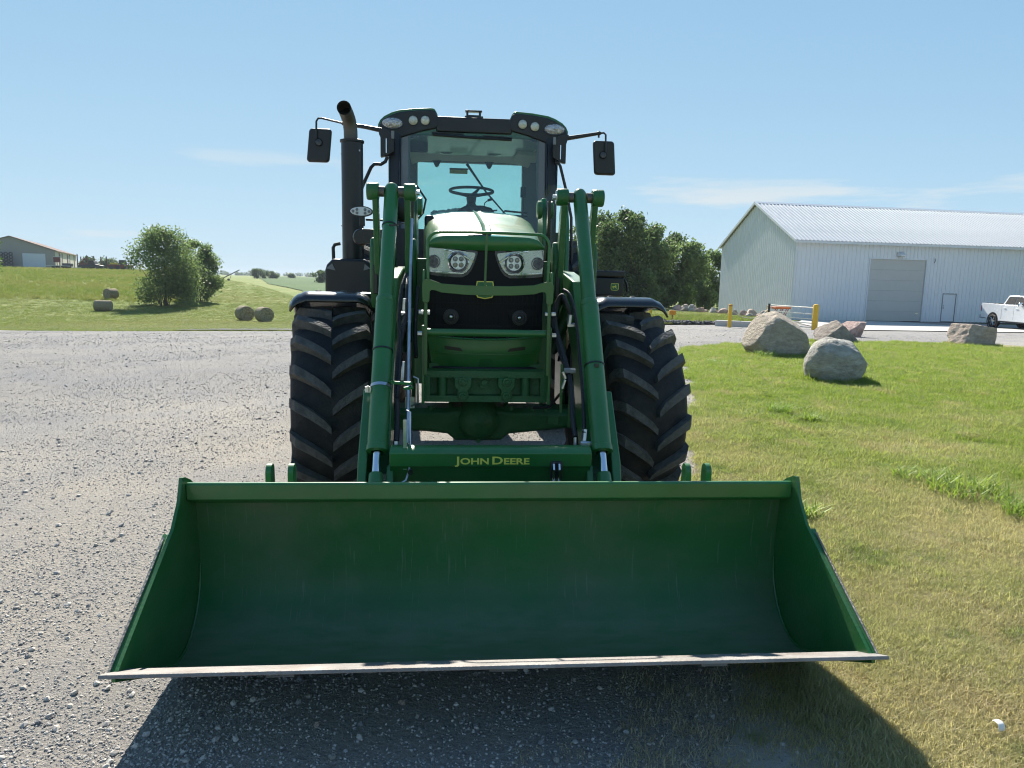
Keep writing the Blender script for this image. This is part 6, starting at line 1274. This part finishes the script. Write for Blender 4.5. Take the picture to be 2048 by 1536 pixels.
def tree(name, loc, h, w, mat, seed, label, n=7000, size=.2, stems=1, base=.25, lobes_n=16, cat='tree', trunk=True, group=None, dep=None, spread=.3):
    t = empty(name, loc, 0, label, cat, group); g = random.Random(seed); dep = dep or w; lobes = []
    for i in range(lobes_n):
        f = (i + .5) / lobes_n; z = base * h + (h * (1 - base)) * (.06 + .90 * f)
        env = math.sin(math.pi * min(1, .16 + .82 * f)) ** .55; a = g.uniform(0, 6.283); r = env * g.uniform(.25, 1.) * .5
        rl = w * g.uniform(.13, .22) * (.6 + .5 * env); lobes.append((math.cos(a) * r * w * .80, math.sin(a) * r * dep * .80, min(z, h - rl * .8), rl, g.uniform(.7, 1.1)))
    lobes.append((g.uniform(-.1, .1) * w, 0, h - w * .09, w * .10, 1.2))
    obj('crown', crown_mesh('crown', leaves(lobes, n, size, seed), mat), None, t)
    for sidx in range(stems):
        a = g.uniform(0, 6.283) if stems > 1 else 0; r0 = (.10 * w * g.random()) if stems > 1 else 0; tx, ty = math.cos(a) * w * spread * g.uniform(.4, 1.), math.sin(a) * dep * spread * g.uniform(.4, 1.)
        if stems == 1: tx, ty = g.uniform(-.06, .06) * w, 0
        b0 = Vector((math.cos(a) * r0, math.sin(a) * r0, -.15)); tp_ = Vector((tx, ty, h * g.uniform(.62, .85))); mid = b0.lerp(tp_, .45) + Vector((g.uniform(-.2, .2), g.uniform(-.2, .2), h * .05)); rb = h * (.020 if stems == 1 else .006) * g.uniform(.8, 1.2)
        m = MB(); m.tube([b0, b0.lerp(mid, .5) , mid, mid.lerp(tp_, .5), tp_], [rb * 1.2, rb, rb * .8, rb * .5, rb * .15], 7); TK_ = m.build('trunk', 'bark', t)
        for j in range(5 if stems == 1 else 2):
            l = lobes[g.randrange(len(lobes))]; f = g.uniform(.3, .75); s0 = b0.lerp(mid, f / .5) if f < .5 else mid.lerp(tp_, (f - .5) / .5); e = Vector(l[:3]); m = MB(); m.tube([s0, s0.lerp(e, .5) + Vector((0, 0, .06 * h * g.uniform(-.3, 1))), e], [rb * .45, rb * .3, rb * .08], 5); m.build('limb', 'bark', TK_)
    return t
tree('field_tree', on(-41.6, 85.8), 9.2, 8.6, 'leaf_mid', 11, 'broad many stemmed tree in the field, left of the smaller one', n=16000, size=.23, stems=12, base=.03, lobes_n=50, spread=.42)
tree('field_tree', on(-41.2, 94.0), 7.9, 6.2, 'leaf_mid', 12, 'smaller dense tree in the field, right of the broad one', n=9500, size=.25, stems=7, base=.0, lobes_n=24, spread=.35)
tree('field_tree', on(-77.0, 105.0), 7.2, 6.4, 'leaf_bright', 13, 'light green tree cut off by the left edge of the photo', n=4500, size=.28, stems=5, base=.1, lobes_n=18)
RW = 'trees in the row beside the metal building'
def at(px, y):  # ground point seen at this image column and depth
    t = (px - 1024 - 4.5) / 1445.0; return (t * y, y)
for px, y, h, w, mt, sd, nl, lab in ((1196, 74, 9.5, 7.0, 'leaf_dark', 21, 8200, 'tall dark tree in the row, half hidden behind the loader arm'), (1246, 70, 9.4, 6.6, 'leaf_dark', 22, 8200, 'tallest tree in the row right of the tractor, with a dark crown'), (1300, 72, 8.2, 6.2, 'leaf_mid', 23, 6500, 'mid height tree in the row, right of the tallest one'), (1338, 76, 7.6, 5.8, 'leaf_dark', 24, 5600, 'narrow dark tree in the middle of the row'), (1378, 74, 6.8, 5.4, 'leaf_mid', 25, 5000, 'loose airy tree in the row with sky showing through'), (1424, 78, 6.1, 4.8, 'leaf_mid', 26, 4600, 'last tree in the row, beside the end wall of the building'), (1270, 82, 8.4, 6.5, 'leaf_dark', 27, 6000, 'dark tree standing behind the row, below the tallest crown')):
    x, yy = at(px, y); tree('roadside_tree', on(x, yy), h, w, mt, sd, lab, n=int(nl * 1.3), size=.26, base=.06, lobes_n=30, group=RW)
for px, y, h, w, mt, sd, lab in ((1375, 66, 2.4, 1.9, 'leaf_bright', 31, 'bright green rounded bush under the airy tree'), (1298, 67, 3.6, 3.0, 'leaf_mid', 32, 'tall bush at the foot of the row above the fender'), (1335, 69, 3.2, 3.0, 'leaf_dark', 33, 'dark bush between the tall bush and the bright one'), (1412, 69, 2.8, 2.6, 'leaf_mid', 34, 'bush at the right end of the row, above the rocks'), (1250, 68, 3.0, 4.5, 'leaf_dark', 35, 'low dark bush behind the tool box')):
    x, yy = at(px, y); tree('bush', on(x, yy), h, w, mt, sd, lab, n=2200, size=.22, base=.0, lobes_n=12, stems=3, cat='bush')
for px, y, h, w, mt, sd, lab, nm in ((745, 90, 8.6, 6.5, 'leaf_mid', 41, 'tree seen behind the exhaust stack and loader arm', 'distant_tree'), (642, 240, 4.2, 6.0, 'leaf_dark', 42, 'distant tree on the horizon beside the exhaust box', 'distant_tree'), (520, 330, 4.6, 8.0, 'leaf_dark', 43, 'distant round tree on the horizon left of the tractor', 'distant_tree'), (545, 345, 3.4, 6.0, 'leaf_dark', 44, 'lower distant tree just right of the round one', 'distant_tree'), (582, 420, 2.6, 5.5, 'leaf_dark', 45, 'small distant bush low on the horizon', 'distant_tree'), (178, 260, 5.5, 7.5, 'leaf_dark', 46, 'distant tree behind the row of posts by the barn', 'distant_tree'), (222, 280, 5.5, 9, 'leaf_dark', 47, 'distant tree behind the red machine by the barn', 'distant_tree')):
    x, yy = at(px, y); tree(nm, on(x, yy, -.1), h, w, mt, sd, lab, n=2200, size=.5 if y > 100 else .26, base=.1, lobes_n=14)
# far wood along the horizon
lob = []; g_ = random.Random(9)
for i in range(150):
    a = R(-40 + 75 * i / 150 + g_.uniform(-.2, .2)); r_ = g_.uniform(1250, 1600); lob.append((r_ * math.sin(a), r_ * math.cos(a), g_.uniform(-1, 3), g_.uniform(4, 11), .6))
tag(obj('far_wood', crown_mesh('far_wood', leaves(lob, 14000, 3.2, 3), 'leaf_dark'), None), 'far wooded horizon beyond the fields', 'woods', kind='stuff')

# ------------------------------------------------------------------ hay bales
def hay():
    m = bpy.data.materials.new('hay'); m.use_nodes = True; nt = m.node_tree; N = nt.nodes; L = nt.links; b = N['Principled BSDF']; t = N.new('ShaderNodeTexCoord'); sp = N.new('ShaderNodeSeparateXYZ'); L.new(t.outputs['Object'], sp.inputs[0])
    n = N.new('ShaderNodeTexNoise'); n.inputs['Scale'].default_value = 14; n.inputs['Detail'].default_value = 8; mp_ = N.new('ShaderNodeMapping'); mp_.inputs['Scale'].default_value = (1.6, .5, .5); L.new(t.outputs['Object'], mp_.inputs[0]); L.new(mp_.outputs[0], n.inputs['Vector'])
    r = N.new('ShaderNodeValToRGB'); e = r.color_ramp.elements; e[0].position = .3; e[0].color = (.15, .12, .07, 1); e[1].position = .7; e[1].color = (.36, .30, .19, 1); L.new(n.outputs[0], r.inputs[0]); L.new(r.outputs[0], b.inputs['Base Color']); b.inputs['Roughness'].default_value = .95
    bp = N.new('ShaderNodeBump'); bp.inputs['Strength'].default_value = 1.; bp.inputs['Distance'].default_value = .06; L.new(n.outputs[0], bp.inputs['Height']); L.new(bp.outputs[0], b.inputs['Normal']); MATS['hay'] = m
hay()
def bale(x, y, dia, ln, rz, seed, label):
    m = MB(); r = dia / 2; prof = [(0, -ln / 2 + .02), (r * .15, -ln / 2 + .0)] + [(r * k, -ln / 2 - .012 * math.sin(k * 40)) for k in (.3, .38, .46, .54, .62, .70, .78, .86)] + [(r * .93, -ln / 2 + .02), (r * .985, -ln / 2 + .07), (r, -ln / 2 + .16), (r, 0), (r, ln / 2 - .16), (r * .985, ln / 2 - .07), (r * .93, ln / 2 - .02)] + [(r * k, ln / 2 + .012 * math.sin(k * 40)) for k in (.86, .7, .54, .38, .15)] + [(0, ln / 2 - .02)]
    m.lathe(prof, (0, 0, 0), (1, 0, 0), 36)
    m.v = [(v[0] + .02 * noise.noise(Vector(v) * 3 + Vector((seed, 0, 0))), v[1] * (1 + .03 * noise.noise(Vector(v) * 4 + Vector((0, seed, 0)))), max(-r * .97, v[2] * (1 + .03 * noise.noise(Vector(v) * 4 + Vector((0, seed, 0)))))) for v in m.v]
    o = m.build('hay_bale', 'hay', None, on(x, y, r * .97 - .03), smooth=50); o.rotation_euler = (0, 0, rz); tag(o, label, 'hay bale', 'round hay bales on the field')
bale(-43.7, 76.4, 1.18, 1.62, R(12), 1, 'round hay bale lying side on, nearest below the lone upper bale')
bale(-50.3, 89.8, 1.34, 1.3, R(70), 2, 'round hay bale highest up the slope, end facing the camera')
bale(-25.5, 68.0, 1.44, 1.5, R(128), 3, 'left bale of the pair beside the tractor')
bale(-22.75, 65.4, 1.40, 1.5, R(128), 4, 'right bale of the pair beside the tractor')

# ------------------------------------------------------------------ barn and machines far left
pbr('barn_tan', (.30, .285, .265), .6, var=.05); pbr('barn_cream', (.48, .46, .38), .6, var=.05); pbr('barn_roof', (.20, .15, .135), .9, var=.06, vscale=.4, spec=.1); pbr('barn_brown', (.11, .045, .035), .6); pbr('barn_door', (.60, .63, .66), .5, var=.03); pbr('machine_red', (.16, .03, .028), .5, var=.2); pbr('machine_dark', (.05, .05, .055), .6, var=.3); pbr('machine_yellow', (.62, .42, .04), .5); pbr('deck_grey', (.52, .52, .50), .7)
BN = empty('barn', on(-111, 175), math.atan2(.45, .9), 'tan metal barn with brown roof on the hill at far left', 'building')
Wb, Lb, Eb, Pb = 17.8, 54., 4.3, 7.3       # local: x to the left along the gable (negative), y back along the side
m = MB(); m.prism([(-Wb, 0), (0, 0), (0, Eb), (-Wb / 2, Pb), (-Wb, Eb)], 'y', 0, .2); m.build('gable_wall', 'barn_tan', BN)
m = MB(); m.box(-.2, 0, .2, Lb, 0, Eb); m.build('side_wall', 'barn_cream', BN)
m = MB(); m.box(-Wb, -Wb + .2, .2, Lb, 0, Eb); m.build('far_wall', 'barn_cream', BN)
for sgn in (0, 1):
    m = MB(); e = .5 if not sgn else -Wb - .5; ze = Eb - .5 * (Pb - Eb) / (Wb / 2); m.add([(e, -.4, ze), (e, Lb + .4, ze), (-Wb / 2, Lb + .4, Pb), (-Wb / 2, -.4, Pb), (e, -.4, ze + .18), (e, Lb + .4, ze + .18), (-Wb / 2, Lb + .4, Pb + .18), (-Wb / 2, -.4, Pb + .18)], [(3, 2, 1, 0), (4, 5, 6, 7), (0, 1, 5, 4), (1, 2, 6, 5), (2, 3, 7, 6), (3, 0, 4, 7)]); m.build('roof_slope', 'barn_roof', BN)
m = MB(); m.box(-6.6, -2.0, -.08, .0, 0, 3.5); m.build('gable_door', 'barn_door', BN)
for y0 in (8, 14.5, 27, 33, 46): m = MB(); m.box(0, .12, y0, y0 + 1.0, 0, Eb - .3); m.build('side_post', 'barn_brown', BN)
for y0 in (9.2, 28.2): m = MB(); m.box(0, .08, y0, y0 + 5.2, 0, 3.7); m.build('side_door', 'barn_tan', BN)
bx_, by_ = math.cos(math.atan2(.45, .9)), math.sin(math.atan2(.45, .9))
def bw(lx, ly): return (-111 + lx * bx_ - ly * by_, 175 + lx * by_ + ly * bx_)
for k_, (lx, label) in enumerate(((-9.6, 'stack of dark tyres beside the white barn door'), (-12.6, 'stack of dark tyres at the left side of the barn gable'))):
    x, y = bw(lx, -1.4); t = empty('tyre_stack', on(x, y), math.atan2(.45, .9), label, 'tyres')
    for i in range(3):
        for j in range(5):
            m = MB(); m.lathe([(.22, -.16), (.40, -.18), (.44, -.1), (.44, .1), (.40, .18), (.22, .16)], (-1 + i * .95, 0, .44 + j * .70), (0, 1, 0), 14); m.build('tyre', 'machine_dark', t)
def atd(px, d_): x, y = at(px, d_); return on(x, y)
for k_, px in enumerate((156, 163, 175, 189, 203, 214)):
    t = MB(); hh = (3.8, 3.2, 3.6, 3.4, 3.3, 3.4)[k_]; t.cyl((0, 0, -.1), (0, 0, hh), .16, .13, n=8); tag(t.build('timber_post', 'barn_brown', None, atd(px, 185)), ('brown post nearest the barn corner in the row of posts', 'thin short brown post just right of the barn corner post', 'third brown post from the barn, beside the red implement', 'fourth brown post from the barn, over the flatbed truck', 'fifth brown post from the barn, right of the flatbed truck', 'last brown post of the row, beside the long red machine')[k_], 'post', 'upright posts by the barn')
t = empty('red_board', atd(115, 172), 0, 'red notice board on a post in front of the barn', 'sign'); m = MB(); m.box(-.8, .8, -.06, .06, 1.55, 2.75); m.build('board', 'machine_red', t); m = MB(); m.box(-.85, .85, -.07, .07, 2.76, 2.9); m.build('board_cap', 'deck_grey', t); m = MB(); m.cyl((0, 0, -.1), (0, 0, 1.6), .09, n=8); m.build('leg', 'barn_brown', t)
def wheels(t, xs, r, yy=.8, mat='machine_dark'):
    for x in xs:
        for s in (-1, 1): m = MB(); m.lathe([(0, -.1), (r * .6, -.12), (r, -.1), (r, .1), (r * .6, .12), (0, .1)], (x, s * yy, r), (0, 1, 0), 14); m.build('wheel', mat, t)
t = empty('flat_trailer', atd(116, 166), R(-8), 'low flat trailer with pale deck in front of the barn', 'trailer'); m = MB(); m.box(-2.2, 2.2, -1.1, 1.1, .65, .80); m.build('deck', 'deck_grey', t); wheels(t, (-.5, .5), .38); m = MB(); m.tube([(2.2, 0, .6), (3.4, 0, .5)], .07, 6); m.build('drawbar', 'machine_dark', t)
t = empty('small_trailer', atd(136, 168), R(10), 'dark cart with pale ramp between the barn and the posts', 'trailer'); m = MB(); m.box(-.9, .9, -.8, .8, .6, 1.35); m.build('box', 'machine_dark', t, bevel=.05); wheels(t, (0,), .45); m = MB(); m.box(.9, 2.6, -.7, .7, .35, .45); m.build('ramp', 'deck_grey', t)
t = empty('flatbed_truck', atd(184, 176), R(5), 'dark flatbed truck parked by the row of posts', 'truck'); m = MB(); m.prism([(-2.6, .5), (2.6, .5), (2.6, 1.0), (2.0, 1.15), (1.2, 1.25), (.9, 2.1), (-.3, 2.1), (-.4, 1.2), (-2.6, 1.1)], 'y', -.9, .9); m.build('body', 'machine_dark', t, bevel=.06); wheels(t, (-1.6, 1.7), .45); m = MB(); m.box(-.1, .8, -.92, .92, 1.4, 1.95); m.build('cab_window', 'dark_glass', t)
t = empty('red_implement', atd(170, 180), 0, 'red farm implement behind the dark flatbed truck', 'machine'); m = MB(); m.box(-1.2, 1.2, -.5, .5, 1.0, 1.5); m.build('frame', 'machine_red', t); wheels(t, (-.8, .8), .5); m = MB(); m.tube([(-.6, 0, 1.5), (-.3, 0, 2.6), (.5, 0, 2.5)], .12, 6); m.build('mast', 'machine_red', t)
t = empty('red_machine', atd(242, 174), 0, 'long red farm machine with a cab beside the field tree', 'machine'); m = MB(); m.box(-2.6, 2.6, -.9, .9, .6, 1.35); m.build('chassis', 'machine_red', t, bevel=.08); m = MB(); m.prism([(-.2, 1.35), (1.2, 1.35), (1.05, 2.45), (.0, 2.45)], 'y', -.7, .7); m.build('cab', 'machine_dark', t); m = MB(); m.box(-2.2, -.4, -.6, .6, 1.36, 1.75); m.build('hopper', 'machine_yellow', t); wheels(t, (-1.8, -.2, 1.7), .55)
t = empty('grain_auger', atd(458, 190), R(20), 'thin inclined auger standing behind the smaller field tree', 'auger'); m = MB(); m.tube([(-2.2, 0, .3), (2.6, 0, 2.9)], .12, 8); m.build('tube', 'machine_dark', t); m = MB(); m.tube([(0, -.6, 0), (.6, 0, 1.8), (0, .6, 0)], .05, 6); m.build('stand', 'machine_dark', t); wheels(t, (-.2,), .3, .6)

# ------------------------------------------------------------------ weeds and litter on the lawn
def weed(x, y, h, n, spread, seed, label):
    mb = tuft_mb(seed, n * 3, h, spread, .010, 1.5); o = mb.build('weed_clump', 'weed_blade', None, on(x, y, .01), smooth=0); tag(o, label, 'weed', 'coarse weed clumps on the lawn')
from_ = [(3.36, 5.10, .19, 80, .26, 'widest coarse grass weed clump, near the right edge of the lawn'), (3.22, 5.45, .15, 40, .20, 'coarse weed clump just behind the widest one'), (3.46, 4.62, .17, 40, .14, 'weed clump cut by the right edge of the photo'), (3.18, 8.35, .15, 60, .16, 'bright weed clump left of the small upright one in the mid lawn'), (3.32, 7.8, .14, 36, .08, 'small upright bright weed clump in the mid lawn'), (2.62, 8.05, .08, 30, .14, 'flat weed patch beside the right front tyre'), (4.0, 13.6, .13, 60, .35, 'low weed patch on the lawn left of the rounded grey boulder'), (1.94, 4.5, .13, 26, .09, 'thin pale weed beside the right end of the bucket'), (5.5, 15.5, .20, 70, .25, 'weeds at the foot of the largest boulder')]
for i, (x, y, h, n_, sp_, lab) in enumerate(from_): weed(x, y, h, n_, sp_, 200 + i, lab)
pbr('paper', (.78, .76, .70), .8)
m = MB(); m.grid(lambda u, v: (-.012 + .024 * u + .004 * v, -.02 + .04 * v, .012 + .012 * math.sin(3 * v) + .006 * u), 4, 6); o = m.build('paper_scrap', 'paper', None, on(1.665, 2.24, .03)); o.rotation_euler = (.5, .2, .3); so = o.modifiers.new('t', 'SOLIDIFY'); so.thickness = .001; tag(o, 'small white paper scrap lying in the grass at lower right', 'paper')

# ------------------------------------------------------------------ summer haze
hm = bpy.data.materials.new('haze'); hm.use_nodes = True; _n2 = hm.node_tree.nodes; _n2.remove(_n2['Principled BSDF'])
pv = _n2.new('ShaderNodeVolumePrincipled'); pv.inputs['Color'].default_value = (.80, .88, .96, 1); pv.inputs['Density'].default_value = .00024; hm.node_tree.links.new(pv.outputs[0], _n2['Material Output'].inputs['Volume'])
MATS['haze'] = hm
m = MB(); m.box(-3000, 3000, -3000, 3000, -4.5, 16); tag(m.build('haze', 'haze', smooth=0), kind='stuff')
